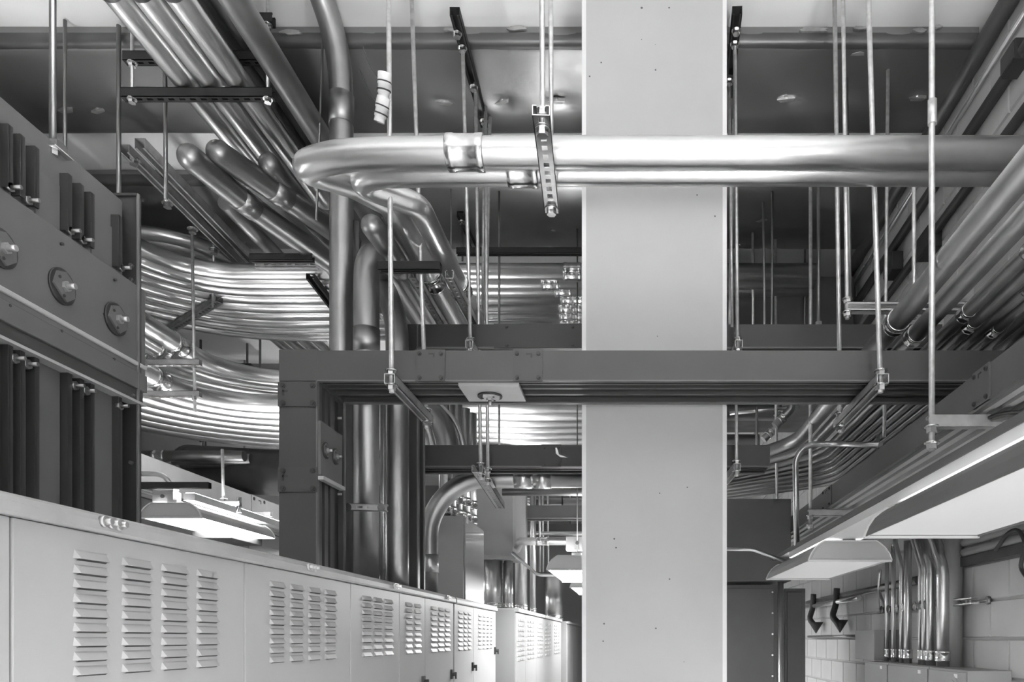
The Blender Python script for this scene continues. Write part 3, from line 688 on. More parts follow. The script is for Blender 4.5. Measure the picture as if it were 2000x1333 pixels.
# U conduits with rounded ends
def capped(path, rr, lab, m, coup=(), **k):
    p = [Vector(q) for q in path]; d = (p[0]-p[1]).normalized()
    head = [p[0]+d*rr*math.sin(a) for a in [math.radians(x) for x in (88, 75, 60, 45, 30, 15)]]
    rs = [rr*math.cos(math.radians(x)) for x in (88, 75, 60, 45, 30, 15)]
    pts = head+p; R = rs+[rr]*len(p); n = len(pts)
    o = MB().tube(pts, lambda t: R[min(n-1, int(round(t*(n-1))))], 24).build('conduit', m); tag(o, lab, 'conduit')
    for c in coup: MB().ring(c[0], c[1], rr*1.07, .12, 24).build('coupling', GALV2, o)
    return o
u1 = [Zp(372, 308, 2.4), Zp(480, 396, 2.4), Zp(668, 530, 2.4), Zp(690, 545, 2.4)]
d = u1[2]-u1[0]
capped(fillet(u1[:3]+[u1[2]+V3(.02, .02, -1.2)], [.5, .12]), .062, 'blunt ended conduit in front of the white slab patch, running down to the tall conduit', GALV2, [(u1[1], d)])
u2 = [Zp(428, 300, 2.48), Zp(545, 378, 2.48), Zp(690, 478, 2.48)]
capped(u2, .062, 'blunt ended conduit lying right behind the first one', GALV2, [(u2[1], u2[2]-u2[0])])
u3 = [Zp(528, 322, 2.55), Zp(615, 432, 2.55), Zp(660, 480, 2.55)]
capped(u3, .06, 'short dark blunt ended conduit left of the hairpin bend', GALVD, [(u3[1], u3[1]-u3[0])])
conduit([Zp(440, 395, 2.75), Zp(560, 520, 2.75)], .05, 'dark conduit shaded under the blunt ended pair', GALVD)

capped([V3(-1.19, 3.5, 1.88), V3(-1.18, 3.7, 1.88), V3(-1.175, 5.3, 1.87)], .05, 'conduit with rounded connector end running away between the tight elbow and the hairpin legs', GALV2, [(V3(-1.18, 3.92, 1.88), V3(0, 1, 0))])
# bundle 1
ordn = ['first', 'second', 'third', 'fourth', 'fifth', 'sixth', 'seventh', 'eighth', 'ninth', 'tenth']
def sweep(cx, cy, rad, z, xend, yend, n=14):
    pts = [V3(cx-rad, yend, z)]
    for j in range(n+1):
        a = math.pi+(-math.pi/2)*j/n
        pts.append(V3(cx+math.cos(a)*rad, cy+math.sin(a)*rad, z))
    return pts+[V3(xend, cy+rad, z)]
for i in range(9):
    rad = .5+.145*i; xe_ = 1.35 if i in (0, 1, 2) else .28
    zz = 2.68+random.uniform(-.008, .008)
    jy = 5.1+rad
    cpx = [1118, 1075, 1100, 1112, 1108, 1108, 1110, 1050, 1020][i]; cpl = [(V3((cpx-VX)*jy/F, jy, zz), (1, 0, 0))]
    if i > 2: cpl.append((V3((cpx+22-VX)*jy/F, jy, zz), (1, 0, 0)))
    conduit(sweep(-2.9, 5.1, rad, zz, xe_, 3.6), .057, '%s conduit from the front in the upper sweep of nine' % ordn[i], n=20, coup=cpl, clen=.13, group='conduits of the upper sweep', cr=1.1)
# bundle 1b
for i in range(4):
    rad = .52-.13*i; cx_, cy_ = -3.62, 6.05; zz = 2.93
    pts = [V3(-5.0, cy_-rad, zz)]
    for j in range(11):
        a = -math.pi/2+(math.pi/2)*j/10; pts.append(V3(cx_+math.cos(a)*rad, cy_+math.sin(a)*rad, zz))
    pts.append(V3(cx_+rad, 8.0, zz))
    conduit(pts, .05, '%s conduit from the front in the small high bend above the upper sweep' % ordn[i], n=18, group='conduits of the small high bend')
# bundle 2 upper and lower layers
for i in range(4):
    rad = .55+.19*i; zz = 2.11
    cp = [(V3(-2.72-rad, 5.5+.1*i, zz), (0, 1, 0))]
    conduit(sweep(-2.72, 5.7, rad, zz, -1.75 if i < 2 else .0, 3.6), .066, '%s conduit from the front in the top layer of the lower sweep' % ordn[i], n=20, coup=cp, clen=.13, group='conduits of the lower sweep, top layer')
for i in range(7):
    rad = .55+.2*i; zz = 1.88
    xe_ = 1.2 if i in (1, 6) else .3
    rr_ = .075
    cp = [(V3(-2.9-rad, 5.55, zz), (0, 1, 0))] if i < 2 else []
    conduit(sweep(-2.9, 5.6, rad, zz, xe_, 3.6), rr_, '%s conduit from the front in the bottom layer of the lower sweep' % ordn[i], n=22, coup=cp, clen=.15, group='conduits of the lower sweep, bottom layer')
# bundle 3, thin dark pipes below
for i in range(3):
    yy = 7.7+.14*i
    conduit([V3(-5.25, yy, 1.83), V3(-3.9, yy, 1.83)], .055, '%s dull pipe from the front below the lower sweep, by the left wall' % ordn[i], GALVD, coup=[(V3(-4.75, yy, 1.83), (1, 0, 0))])

# right hand rack of conduits running away
zk = 1.4
rk = [(1.165, .047, 1), (1.30, .04, 0), (1.43, .03, 1), (1.505, .03, 0), (1.575, .026, 1), (1.64, .026, 0), (1.705, .022, 1), (1.765, .022, 0), (1.82, .018, 0)]
rkl = ['thick leftmost', 'second, wide', 'third', 'fourth', 'fifth', 'sixth', 'seventh', 'eighth', 'last and thinnest']
for i, (x, rr_, c) in enumerate(rk):
    rad = .45+.1*(i)
    cp = [(V3(x, [3.4, 3.55, 3.3, 3.42, 3.05, 3.48, 2.9, 3.3, 3.1][i], zk), (0, 1, 0))]
    if i in (2, 5, 6): cp.append((V3(x, 2.75, zk), (0, 1, 0)))
    pts = fillet([V3(x, 1.2, zk), V3(x, 5.0+.09*i+rad, zk), V3(x-.5-.1*i, 5.25+.09*i+rad, zk-.12), V3(.3, 5.4+.11*i+rad, zk-.12)], [.3, .2])
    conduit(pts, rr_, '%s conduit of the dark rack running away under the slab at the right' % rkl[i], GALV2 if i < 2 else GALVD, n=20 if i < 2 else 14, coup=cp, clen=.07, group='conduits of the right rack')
t = trapeze('bright strut with two rods holding the right conduit rack', V3(W(1652, 0, 3.46).x, 3.46, 1.49), V3(1.8, 3.46, 1.49),
        [(V3(W(1640, 0, 3.5).x, 3.46, ZC), V3(W(1655, 0, 3.46).x, 3.46, 1.49)), (V3(W(1785, 0, 3.46).x, 3.46, 2.2), V3(W(1785, 0, 3.46).x, 3.46, 1.49))], openv=(0, -1, 0))
# wall pipes high on the right
for i, (q, rr_, m_, y0, y1, lab) in enumerate(((1.70, .045, FOILD, 1.6, 9.5, 'thick dark pipe high along the right wall by the slab'), (1.505, .03, RUB, 1.6, 9, 'upper black conduit along the right wall'),
        (1.351, .026, RUB, 1.6, 8.5, 'middle black conduit along the right wall'), (1.60, .012, GALV, 3.6, 8, 'thin bright conduit on the right wall, upper'), (1.24, .012, GALV, 3.8, 8, 'thin bright conduit on the right wall, lower'))):
    x = XR-.02-rr_; conduit([V3(x, y0, q*x), V3(x, y1, q*x)], rr_, lab, m_, n=14)
for (px, py, s, lab) in ((1815, 475, .05, 'dark junction box on the right wall behind the near rod, upper'), (1745, 520, .045, 'dark junction box on the right wall farther along'), (1985, 115, .035, 'dark junction box on the right wall near the top right corner')):
    yy = 1.82*F/(px-VX); c = V3(1.82, yy, (VY-py)/F*yy); o = tag(MB().box(c-V3(.04, s*2, s*1.4), c+V3(.04, s*2, s*1.4)).build('junction_box', BUSD, bevel=.004), lab, 'box')
    MB().box(c-V3(.046, s*1.8, s*1.2), c-V3(.04, -s*1.8, -s*1.2)).build('cover', BUS, o)

# ================================================================ HANGERS, STRUTS, RODS
# slotted strut under the hairpins
zs = 1.79
pa = V3((1066-VX)*2.62/F, 2.60, zs); pb = V3(W(1078, 0, 3.2).x, 3.2, zs)
pa = V3(W(1058, 0, 2.62).x, 2.60, zs)
t = thing('trapeze_hanger', 'zinc slotted strut on two rods cradling the hairpin conduits left of the column', 'hanger', pa)
channel_mb(pa, pb, openv=(0, 0, 1), w=.06, h=.035).build('channel', ZINC, t)
for px, yy, top in ((1057, 2.67, -200), (1075, 3.165, 0)):
    x = pa.x+(pb.x-pa.x)*(yy-pa.y)/.6
    MB().tube([V3(x-.004, yy, ZC), V3(x, yy, zs-.03)], .0095, 10).build('rod', ROD, t); nut(V3(x, yy, zs-.033), t, .02); nut(V3(x, yy, zs+.035), t, .018)
# main busway hangers
zc = zm-.032
a = V3(W(765, 0, 3.2).x, 3.17, zc); bq = V3(W(765, 0, 3.2).x, 3.78, zc)
trapeze('pale rod hanger whose strut passes under the long busway, left one', a, bq, [(V3(W(757, 0, 3.2).x, 3.2, ZC), V3(a.x, 3.2, zc)), (V3(W(803, 0, 3.74).x, 3.74, ZC), V3(a.x, 3.74, zc))], rr=.0105, w=.045)
a = V3(W(1720, 0, 3.2).x, 3.17, zc); bq = V3(a.x, 3.86, zc)
trapeze('pale rod hanger whose strut passes under the long busway, right one', a, bq, [(V3(W(1691, 0, 3.2).x, 3.215, ZC), V3(a.x, 3.2, zc)), (V3(W(1630, 0, 3.82).x, 3.82, ZC), V3(a.x, 3.82, zc))], rr=.0115, w=.05)
# right busway hangers
for k, (yy, px, lab) in enumerate(((2.84, 1820, 'nearest bright rod hanger with coupling holding the right wall busway'), (4.9, 1583, 'far rod hanger with bracket holding the right wall busway'))):
    x = (px-VX)*yy/F; zz = zb-.026
    t = trapeze(lab, V3(x-.015, yy, zz), V3(1.6, yy, zz), [(V3(x, yy, ZC), V3(x, yy, zz-.06)), (V3(1.56, yy, 1.3), V3(1.56, yy, zz))], rr=.0115, openv=(0, 1, 0), w=.044, slots=False)
    if k == 0: MB().tube([W(1821, 196, yy), W(1821, 243, yy)], .0175, 8).build('rod_coupling', ROD, t)
# black struts under the near duct
zq = ZD-.06
s1 = thing('duct_strut', 'black strut under the near duct left of the column, with hanging nuts', 'strut', V3(-.85, 4.1, zq))
channel_mb(Zp(888, 22, zq), Zp(947, 243, zq), openv=(0, 0, -1), w=.048, slots=False).build('channel', BLACK, s1)
for px, py in ((893, 70), (903, 98), (925, 174), (945, 240)): nut(Zp(px, py, zq-.03), s1, .018)
s2 = thing('duct_strut', 'black strut under the near duct right of the column, with hanging nuts', 'strut', V3(.5, 4.1, zq))
channel_mb(Zp(1440, 20, zq), Zp(1422, 185, zq), openv=(0, 0, -1), w=.048, slots=False).build('channel', BLACK, s2)
for px, py in ((1438, 64), (1435, 90), (1424, 162)): nut(Zp(px, py, zq-.03), s2, .018)
s3 = thing('duct_strut', 'small black strut under the second duct left of the column', 'strut', V3(-1.1, 5.5, zq))
channel_mb(Zp(899, 418, zq), Zp(925, 478, zq), openv=(0, 0, -1), w=.048, slots=False).build('channel', BLACK, s3); nut(Zp(902, 436, zq-.03), s3, .018)
# B2 hangers
zh = z2-.03
for px0, px1, py1, x_b, lab in ((904, 922, 98, 921, 'strut and rods hanging the dark upper busway left of the column'), (1435, 1438, 95, 1440, 'strut and rods hanging the dark upper busway right of the column')):
    xx = W(x_b, 0, 4.12).x
    trapeze(lab, V3(xx, 4.06, zh), V3(xx, 4.52, zh), [(Zp(px0, py1, zq-.03), V3(xx, 4.1, zh)), (V3(xx+.03, 4.49, ZD-.04), V3(xx, 4.49, zh))], rr=.010)
# low strut with rods (B3 + elbow)
zl = .935
a = Zp(932, 916, zl); bq = Zp(977, 988, zl)
trapeze('perforated strut angled under the big elbow conduit, on two long rods', a, bq, [(V3(W(928, 0, 4.22).x, 4.22, ZC), a+V3(.01, .05, 0)), (V3(W(948, 0, 4.4).x, 4.4, ZC), a+(bq-a)*.09+V3(.03, .08, 0))], rr=.010, m=ZINC, openv=(0, 0, 1), w=.06, pitch=.035)
xx = W(1440, 0, 4.42).x
trapeze('rod and strut hanging the stub end of the low busway right of the column', V3(xx, 4.42, z3-.03), V3(xx-.02, 4.85, z3-.03), [(V3(xx, 4.45, z2-.02), V3(xx, 4.45, z3-.03))], rr=.010)
# diagonal strut D1
zd = 2.85
dp0, dp1 = Zp(243, 290, zd), Zp(482, 528, zd)
d1 = thing('double_strut', 'long double strut running diagonally away above the upper conduit sweep', 'strut', dp0)
channel_mb(dp0, dp1, openv=(0, 0, -1), w=.055, h=.05, slots=False).build('channel', STRUT, d1)
channel_mb(dp0+V3(.09, 0, .03), dp1+V3(.09, 0, .03), openv=(0, 0, -1), w=.06, h=.06, slots=False).build('channel', STRUT, d1)
for px, py in ((262, 318), (327, 402), (376, 452), (418, 492)): nut(Zp(px, py, zd-.03), d1, .026)
yq = zd*F/(VY-452)
t = thing('trapeze_hanger', 'two tier strut hanger on a long rod beside the ribbed bank, under the lower sweep', 'hanger', W(378, 770, yq))
MB().tube([W(375, 450, yq), W(381, 805, yq)], .0105, 10).build('rod', ROD, t)
for py in (709, 771):
    channel_mb(W(250, py, yq), W(392, py, yq), openv=(1, 0, 0) if 0 else (0, 0, 1), w=.041).build('channel', STRUT, t); nut(W(379, py+8, yq), t, .018)
yq2 = zd*F/(VY-492)
e0 = Zp(428, 586, 2.6); e1 = Zp(318, 652, 2.6)
t = trapeze('slotted strut across the upper conduit sweep, on one rod below the diagonal strut', e0, e1, [(W(418, 455, yq2), e0-V3(.06, -.02, 0))], openv=(0, 0, 1), w=.06, m=STRUT)
strut(Zp(490, 505, 2.33), Zp(612, 505, 2.33), 'black strut under the blunt ended conduits', BLACK)
strut(Zp(500, 519, 2.6), Zp(620, 519, 2.6), 'pale slotted strut just behind the black strut over the upper sweep', STRUT, openv=(0, 1, 0))
strut(Zp(606, 540, 2.58), Zp(650, 598, 2.58), 'short dark strut angled in left of the tall conduit', BLACK, w=.06)
strut(V3(W(741, 0, 3.69).x, 3.69, 1.785), V3(W(861, 0, 3.69).x, 3.69, 1.785), 'short black strut under the hairpin legs', BLACK, slots=False)
strut(V3(W(800, 0, 6.9).x, 5.3, 2.585), V3(W(1160, 0, 5.3).x, 5.3, 2.76), 'long thin black strut in front of the upper sweep, left of the column', BLACK, slots=False) if 0 else None
strut(V3(W(880, 0, 5.0).x, 5.18, 2.61), V3(.2, 5.18, 2.61), 'long black strut along the front of the upper sweep, left of the column', BLACK, slots=False)
# slotted strips between the hairpin legs
for px, lab in ((838, 'slotted strut seen edge on between the middle hairpin conduits'), (905, 'slotted strut running away under the rightmost hairpin leg')):
    p = Zp(px, 590, 1.78); strut(V3(p.x, 3.75, 1.78), V3(p.x, 4.95, 1.78), lab, STRUT, openv=(0, 0, 1), pitch=.04)
# left light supports
strut(W(262, 949, 5.28), W(410, 949, 5.28), 'black strut above the left light', BLACK)
t = trapeze('small clamp strut with rod above the right end of the left light', W(425, 985, 5.9), W(470, 985, 5.9), [(W(434, 878, 5.9), W(437, 985, 5.9))], rr=.011)
MB().tube([W(467, 972, 5.9), W(467, 1002, 5.9)], .018, 8).build('clamp', ZINC, t)
conduit(fillet([W(262, 926, 5.6), W(318, 926, 5.6), W(345, 960, 5.6)], .12), .018, 'small conduit looping over the left light', GALV, n=12)
strut(W(488, 1005, 6.6), W(530, 1005, 6.6), 'short pale strut past the left light', STRUT, openv=(0, 0, 1))
tag(MB().box(W(375, 1052, 6.0), W(452, 1022, 6.0)+V3(0, .5, 0)).build('junction_box', BUSD, bevel=.005), 'dark box on the far gear beneath the left light', 'box')
tag(MB().box((-4.6, 6.6, ZF), (-3.3, 12, W(0, 1060, 6.6).z)).build('switchgear_cabinet', CABM, bevel=.005), 'grey cabinet row behind the left light, only its top showing', 'cabinet')
# free rods
def frod(px0, py0, px1, py1, Y, lab, rr_=.009, m=None, coup=None):
    a = W(px0, py0, Y); c = W(px1, py1, Y)
    if a.z > ZC: a = a+(c-a)*((a.z-ZC)/(a.z-c.z))
    return rod(a, c, rr_, lab, m, coup)
frod(127, 40, 127, 345, 3.95, 'dark rod behind the bracket rod near the top left', .009, GALVD)
frod(232, 50, 232, 420, 3.97, 'grey rod rising past the left end of the top left trapeze', .011, GALVD)
frod(322, 50, 324, 390, 3.97, 'dark rod between the trapeze and the blunt ended conduit', .010, GALVD)
frod(632, 30, 618, 430, 3.93, 'thin dark rod left of the tall conduit', .006, GALVD)
frod(946, 236, 943, 640, 4.56, 'rod hanging from the nut at the far end of the left duct strut', .010)
frod(975, 355, 975, 635, 5.3, 'thin dark rod in front of the second duct', .008, GALVD)
frod(881, 370, 881, 500, 5.25, 'faint rod behind the hairpin legs', .006, GALVD)
frod(903, 440, 903, 510, 5.6, 'short rod under the small strut of the second duct', .008, GALVD)
frod(1424, 165, 1430, 640, 4.2, 'rod close to the right edge of the column', .009)
frod(1470, 408, 1471, 640, 5.8, 'rod with frayed wire top right of the column', .010)
frod(1490, 350, 1494, 640, 5.4, 'second slim rod right of the column under the second duct', .010, GALV2)
frod(1514, 350, 1517, 975, 5.9, 'long rod reaching down to the dark panel right of the column', .011)
frod(1508, 355, 1508, 640, 5.3, 'dark rod just left of the long one', .008, GALVD)
frod(1598, 0, 1599, 700, 5.0, 'dark rod with coupling right of the far bracket rod', .012, GALVD, .14)
frod(1650, 0, 1661, 590, 4.2, 'dark rod beside the leaning pale rod', .010, GALVD)
frod(1736, 0, 1727, 855, 4.15, 'slightly leaning rod between the hanger rod and the near bright rod', .010)
frod(1572, 350, 1572, 650, 6.2, 'faint rod left of the far bracket rod', .008, GALVD)
frod(1478, 795, 1478, 885, 5.2, 'short rod above the low busway stub', .009, GALV2)
frod(975, 790, 975, 880, 5.6, 'thin pale rod above the low dark busway beside the column', .008)
for kk, (px, yy) in enumerate(((392, 8.2), (397, 9.2), (402, 8.6), (478, 8.8), (483, 8.3), (508, 7.9))):
    a = W(px, 0, yy); rod(V3(a.x, yy, ZC), V3(a.x, yy, 2.1), .012, '%s from the left of the thin far rods hanging between the two conduit sweeps' % ordn[kk], GALVD, group='far rods between the conduit sweeps')
for px, yy in ((594, 8.3), (604, 8.6)):
    a = W(px, 0, yy); rod(V3(a.x, yy, ZC), V3(a.x, yy, 2.1), .01, '%s of two far rods above the riser corner, left of the tall conduit' % ('left' if px < 600 else 'right'), GALVD, group='far rods above the riser corner')
# white pipe pieces tied to the rod
for (px, py, a, lab) in ((750, 168, .18, 'upper white plastic pipe piece wired to the left hanger rod'), (745, 215, .35, 'lower white plastic pipe piece wired to the left hanger rod, showing its open end')):
    c = W(px, py, 3.15); d = V3(math.sin(a), -.35, math.cos(a)).normalized(); n = 16; b = MB(); L = .045
    b.tube([c-d*L, c-d*L*.6, c-d*L*.58, c+d*L*.1, c+d*L*.12, c+d*L], lambda t: [.021, .021, .024, .024, .027, .027][min(5, int(round(t*5)))], n, cap=False)
    b.tube([c+d*L, c-d*L], .017, n, cap=False)
    rings = []
    for q, ra in ((L, .027), (L, .017)):
        pass
    o = tag(b.build('pipe_piece', PVC), lab, 'pipe')
    MB().tube([c+d*L*.99, c+d*L*1.01], .0268, n, cap=False).build('rim', PVC, o)
    for q in (-.35, .3): MB().ring(c+d*L*q, d, .0285, .005, 16).build('wire', RUB, o)
    MB().tube(spline([c+d*L*.3+V3(-.02, 0, .01), c+V3(-.06, 0, .09), c+V3(-.09, 0, .17)]), .0015, 6).build('loose_wire', RUB, o)

# ================================================================ BACKGROUND LEFT OF COLUMN
e1 = thing('wall_cabinet', 'grey enclosure with pale right side standing behind the near row, under the big elbow', 'cabinet', W(905, 1170, 5.4))
xa, xb_ = W(850, 0, 5.4).x, W(905, 0, 5.4).x
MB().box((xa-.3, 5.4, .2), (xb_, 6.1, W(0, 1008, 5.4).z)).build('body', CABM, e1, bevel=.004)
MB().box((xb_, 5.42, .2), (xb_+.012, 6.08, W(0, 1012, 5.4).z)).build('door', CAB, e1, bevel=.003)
MB().box((xb_+.012, 5.44, .82), (xb_+.014, 5.5, .87)).build('label_plate', PVC, e1)
for k, (px, py0, yy) in enumerate(((868, 1004, 5.5), (880, 1004, 5.6), (893, 1004, 5.75), (908, 1010, 5.85), (921, 1015, 5.98))):
    x = min(W(px, 0, yy).x, xb_-.03); p0 = V3(x, yy, .864)
    o = conduit([p0, V3(x, yy, 1.75)], .04, '%s short conduit from the left on top of the enclosure under the elbow' % ordn[k], GALV, group='conduits on the enclosure under the elbow', coup=[(p0+V3(0, 0, .06), (0, 0, 1)), (p0+V3(0, 0, .17), (0, 0, 1))], clen=.07, n=16, cr=1.2)
fx = MB(); x = W(880, 0, 5.2).x; n = 24
pts = [V3(x, 5.2, .98+.012*i) for i in range(24)]
fx.tube(pts, lambda t: .07+.006*math.sin(t*23*math.pi), 20); tag(fx.build('flexible_conduit', ZINC), 'ribbed flexible conduit behind the top of the big elbow', 'conduit')
e2 = thing('wall_cabinet', 'tall grey enclosure hanging past the elbow with conduits leaving its underside', 'cabinet', W(960, 1085, 7.2))
xa, xb_ = W(928, 0, 7.2).x, W(1001, 0, 7.2).x
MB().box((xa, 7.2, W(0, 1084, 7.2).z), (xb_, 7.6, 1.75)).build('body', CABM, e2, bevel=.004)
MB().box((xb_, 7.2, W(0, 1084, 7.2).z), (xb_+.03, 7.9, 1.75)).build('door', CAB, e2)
MB().box((xa+.05, 7.22, W(0, 1092, 7.2).z), (xb_+.02, 7.6, W(0, 1084, 7.2).z)).build('flange', CAPM, e2)
for px, w, yy, top, lab in ((962, 40, 7.4, W(0, 1090, 7.2).z, 'wide duct pipe below the tall grey enclosure'), (993, 18, 7.4, W(0, 1090, 7.2).z, 'narrower pipe beside the wide duct pipe'), (1018, 24, 7.9, 2.4, 'tall pipe rising right of the tall grey enclosure'), (1041, 12, 8.6, 2.6, 'slim pipe rising behind the tall pipe'), (1082, 36, 11.3, .9, 'short fat pipe far back under the distant light')):
    x = W(px, 0, yy).x; conduit([V3(x, yy, .2), V3(x, yy, top)], w/2*yy/F, lab, GALV, n=24, coup=[(V3(x, yy, .32), (0, 0, 1))], clen=.04, cr=1.08)
x = W(1010, 0, 7.0).x
conduit(fillet([V3(x-.05, 7.3, W(0, 1058, 7).z-.04), V3(x+.03, 7.0, W(0, 1058, 7).z), V3(.2, 7.0, W(0, 1058, 7).z)], .05), .036, 'conduit crossing to the column above the distant light', GALV, n=16, coup=[(V3(W(1060, 0, 7).x, 7.0, W(0, 1058, 7).z), (1, 0, 0))])
conduit([V3(W(1020, 0, 9).x, 9, W(0, 1043, 9).z), V3(.2, 9, W(0, 1043, 9).z)], .025, 'thin bright pipe crossing far back above the distant light', GALV, n=12)
conduit(fillet([W(1000, 1080, 7.1), W(1050, 1124, 7.1), W(1180, 1124, 7.1)], .1), .014, 'thin conduit dipping beneath the distant light', GALV, n=10)
for px, yy in ((1054, 8.8), (1060, 9.0), (1070, 9.3)):
    x = W(px, 0, yy).x; rod(V3(x, yy, ZC), V3(x, yy, W(0, 1118, yy).z), .014, '%s of three distant rods above the far aisle light' % {1054: 'left', 1060: 'middle', 1070: 'right'}[px], GALV2, group='distant rods above the aisle')
conduit([V3(-.98, 5.75, W(0, 962, 5.75).z), V3(.3, 5.75, W(0, 962, 5.75).z)], .028, 'dark pipe crossing under the big elbow conduit to the column', GALV2, n=14)
tag(MB().box((-.95, 15.7, -1.95), (-.1, 15.96, .75)).build('door_1', CABD, bevel=.01), None, None, kind='structure')
# stuff seen between low busways: crossing conduits high far
for k, (py, Y, rr_) in enumerate(((800, 8.0, .06), (985, 9.5, .07))):
    conduit([V3(-1.6 if k == 0 else -1.3, Y, W(0, py, Y).z), V3(.3, Y, W(0, py, Y).z)], rr_, ['far crossing pipe just under the long busway', 'far crossing pipe above the distant busways'][k], GALV2, coup=[(V3(W(1030, 0, Y).x, Y, W(0, py, Y).z), (1, 0, 0))])

# ================================================================ RIGHT OF COLUMN, BACKGROUND
def panel(label, x0, x1, y, z0, z1, m=CABD, d=.4, screws=0, door=True):
    t = thing('wall_cabinet', label, 'cabinet', ((x0+x1)/2, y, z0))
    MB().box((x0, y, z0), (x1, y+d, z1)).build('body', m, t, bevel=.004)
    if door: MB().box((x0+.02, y-.012, z0+.02), (x1-.03, y, z1-.03)).build('door', m, t, bevel=.003)
    for i in range(screws):
        p = V3(x1-.045, y-.013, z1-.06-i*(z1-z0-.1)/max(1, screws*1.0)); MB().tube([p, p-V3(0, .006, 0)], .008, 8).build('screw', ZINC, t)
    return t
panel('dark grey box enclosure high beside the column, top of the stack', W(1405, 0, 6.0).x, W(1545, 0, 6.0).x, 6.0, W(0, 1136, 6).z, W(0, 975, 6).z, door=False)
panel('tall dark panel with a row of bright screws beside the column', W(1405, 0, 6.1).x, W(1519, 0, 6.1).x, 6.1, ZF, W(0, 1143, 6.1).z, screws=14)
panel('narrow dark panel behind the slim post, right of the screwed panel', W(1532, 0, 6.3).x, W(1573, 0, 6.3).x, 6.3, ZF, W(0, 1150, 6.3).z)
x = W(1525, 0, 6.05).x; conduit([V3(x, 6.05, ZF), V3(x, 6.05, W(0, 1137, 6.05).z)], .023, 'vertical post pipe between the two dark panels', GALV, n=16)
conduit(fillet([W(1415, 1073, 5.3), W(1470, 1074, 5.3), W(1535, 1098, 5.3)], .2), .012, 'thin pale conduit from the column to the farther right light', GALV, n=12)
conduit(fillet([W(1556, 1066, 4.75), W(1553, 868, 4.75), W(1640, 868, 4.75), W(1720, 870, 4.4)], [.17, .1]), .018, 'bent thin conduit rising from the farther right light and turning right', GALV, n=14, coup=[(W(1655, 868, 4.69), (1, 0, 0))], clen=.03)
for k, (px, py, Y) in enumerate(((1545, 800, 5.6), (1520, 830, 6.2))):
    c = W(px, py, Y)
    conduit(fillet([c+V3(-.12, 0, -.12), c, c+V3(.0, 0, .3)], .05), .03, ['elbow fitting below the long busway right of the column', 'lower elbow fitting right of the column'][k], GALV2, n=14, coup=[(c+V3(-.07, 0, -.07), (1, 0, 1)), (c+V3(0, 0, .1), (0, 0, 1))], clen=.05, cr=1.3)
conduit([W(1425, 808, 6.0), W(1560, 795, 6.0)], .015, 'thin crossing pipe right of the column under the long busway', GALV, n=10)
# wall conduits at lower right
xw = XR-.012
def yw(px, x): return x*F/(px-VX)
wl = [(1732, .012, 0), (1745, .013, 0), (1761, .014, 1), (1773, .022, 0), (1797, .011, 1), (1806, .018, 1), (1818, .024, 1), (1842, .032, 1)]
ll = ['first slim', 'second slim', 'third slim', 'fourth, thicker,', 'fifth, thinnest,', 'sixth', 'seventh', 'thickest, rightmost bright']
for i, (px, rr_, bend_) in enumerate(wl):
    x = 1.74; yy = yw(px, x); zt = .62
    if bend_: pts = fillet([V3(x, yy, -.16), V3(x, yy, W(0, 1108-i*0, yy).z), V3(x, yy+.14, W(0, 1108, yy).z+.2), V3(x, yy+.14, .62)], .12)
    else: pts = [V3(x, yy, -.16), V3(x, yy, zt)]
    conduit(pts, rr_*1.15, '%s vertical conduit from the left above the wall boxes' % ll[i], GALV, n=16, group='vertical conduits above the wall boxes',
            coup=[(V3(x, yy, -.1), (0, 0, 1))], clen=.06, cr=1.25)
conduit([V3(1.8, yw(1862, 1.8), -.16), V3(1.8, yw(1862, 1.8), .6)], .05, 'thick matt grey pipe at the right end of the wall conduits', CABM, n=24)
st = thing('wall_strut', 'horizontal strut with clamps behind the wall conduits at the lower right', 'strut', V3(1.79, 4.5, .18))
channel_mb(V3(1.8, yw(1715, 1.8), .2), V3(1.8, yw(1905, 1.8), .2), openv=(-1, 0, 0)).build('channel', STRUT, st)
for px, rr_, b_ in wl: nut(V3(1.74, yw(px-7, 1.74), .2), st, .02, d=(-1, 0, 0))
p = V3(1.845, yw(1928, 1.845), .2); MB().tube([p-V3(.004, 0, 0), p+V3(.015, 0, 0)], .022, 10).build('anchor', GALVD, st); MB().tube([p, V3(1.8, yw(1900, 1.8), .2)], .004, 8).build('anchor_rod', GALVD, st)
for k, (pa_, pb_, lab) in enumerate(((1690, 1735, 'grey wall box, leftmost of the three under the conduits'), (1736, 1814, 'grey wall box in the middle of the three under the conduits'), (1815, 1890, 'grey wall box with round knockout, rightmost under the conduits'))):
    x = 1.64; t = thing('wall_box', lab, 'box', V3(x, yw(pb_, x), -1))
    MB().box((x, yw(pb_, x), -.75), (XR-.012, yw(pa_, x), -.158)).build('body', CABM, t, bevel=.003)
    MB().box((x-.008, yw(pb_, x)+.01, -.74), (x, yw(pa_, x)-.01, -.17)).build('cover', CABM, t, bevel=.002)
    MB().box((x-.0095, yw(pb_, x)+.1, -.2), (x-.008, yw(pb_, x)+.14, -.18)).build('sticker', PVC, t)
    if k == 2:
        c = V3(x-.008, yw(1862, x), -.27)
        b = MB(); b.ring(c, (1, 0, 0), .085, .004, 28); b.build('knockout_ring', CABM, t); MB().ring(c, (1, 0, 0), .06, .01, 28).build('knockout', CABM, t)
strut(V3(1.8, yw(1893, 1.8), -.28), V3(1.8, yw(1945, 1.8), -.28), 'black strut stub right of the wall boxes', BLACK, openv=(-1, 0, 0))
b = tag(MB().box((1.66, 5.3, -.15), (1.85, 5.75, .06)).build('wall_box', CABM, bevel=.004), 'small dark grey wall box behind the slim conduits', 'box')
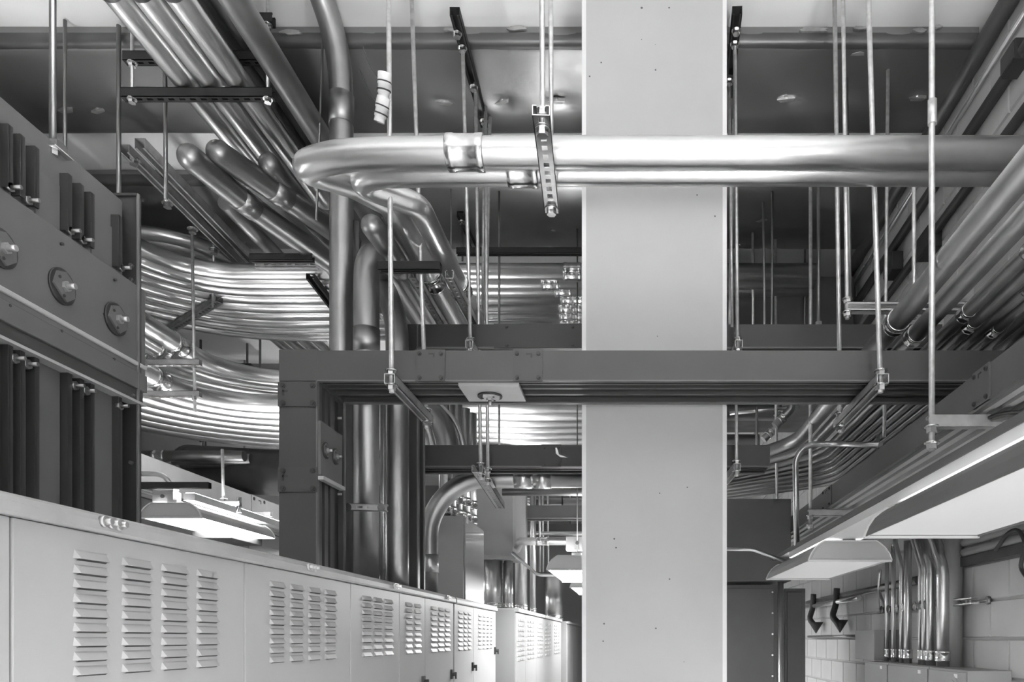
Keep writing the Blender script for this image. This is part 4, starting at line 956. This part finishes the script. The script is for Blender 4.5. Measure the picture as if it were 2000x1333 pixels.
conduit(spline([V3(1.8, 5.6, .5), V3(1.8, 5.62, .34), V3(1.8, 5.45, .2), V3(1.8, 5.42, .06)]), .012, 'curved flexible cable entering the small dark wall box', GALV, n=10)
for z_, r_, lab in ((.53, .022, 'upper pale conduit along the right wall under the nearest light'), (.475, .022, 'lower pale conduit along the right wall under the nearest light')):
    conduit([V3(1.83, 1.8, z_), V3(1.83, 4.25, z_)], r_, lab, BUSP, n=14)
tag(MB().box((1.82, 1.8, .40), (XR-.01, 4.3, .45)).build('wall_rail', BUS), 'dark rail along the right wall below the pale conduits', 'rail')
cb = spline([V3(1.8, yw(1945, 1.8), .44), V3(1.78, yw(1970, 1.78), .5), V3(1.76, yw(1990, 1.76), .49), V3(1.76, yw(2002, 1.76), .42), V3(1.78, yw(1994, 1.78), .33), V3(1.78, yw(2010, 1.78), .26)])
tag(MB().tube(cb, .01, 10).build('cable', RUB), 'black cable looping on the right wall at the frame edge', 'cable')
# brackets and fittings on the darker wall part
yy = 1.8*F/(1640-VX)
conduit([V3(1.78, 6.05, .32), V3(1.78, 7.9, .32)], .02, 'horizontal dark pipe on the shaded wall right of the panels', GALV, n=12)
conduit([V3(1.8, 6.0, .02), V3(1.8, 7.9, .02)], .012, 'thin horizontal rod on the shaded wall right of the panels', GALV2, n=10)
for px, lab in ((1630, 'black cable bracket with cone foot on the shaded wall, right one'), (1585, 'black cable bracket with cone foot on the shaded wall, left one')):
    y_ = yw(px, 1.76); t = thing('cable_bracket', lab, 'bracket', V3(1.78, y_, .1))
    MB().tube(spline([V3(1.78, y_, .44), V3(1.77, y_, .3), V3(1.74, y_-.02, .2), V3(1.76, y_-.08, .14)]), .028, 10).build('arm', RUB, t)
    MB().tube([V3(1.78, y_-.1, .16), V3(1.78, y_-.1, .05)], lambda q: .07*(1-q)+.003, 12).build('foot', BUSD, t)
conduit([V3(1.82, 4.9, .37), V3(1.82, 8.0, .37)], .026, 'dark pipe on the wall behind the farther right light', GALVD, n=12)
# shelf-like busway end boxes at the very right: flange behind the near light
strut(W(1600, 990, 4.7), W(1655, 990, 4.7), 'short pale bracket under the right wall busway', STRUT, slots=False) if 0 else None
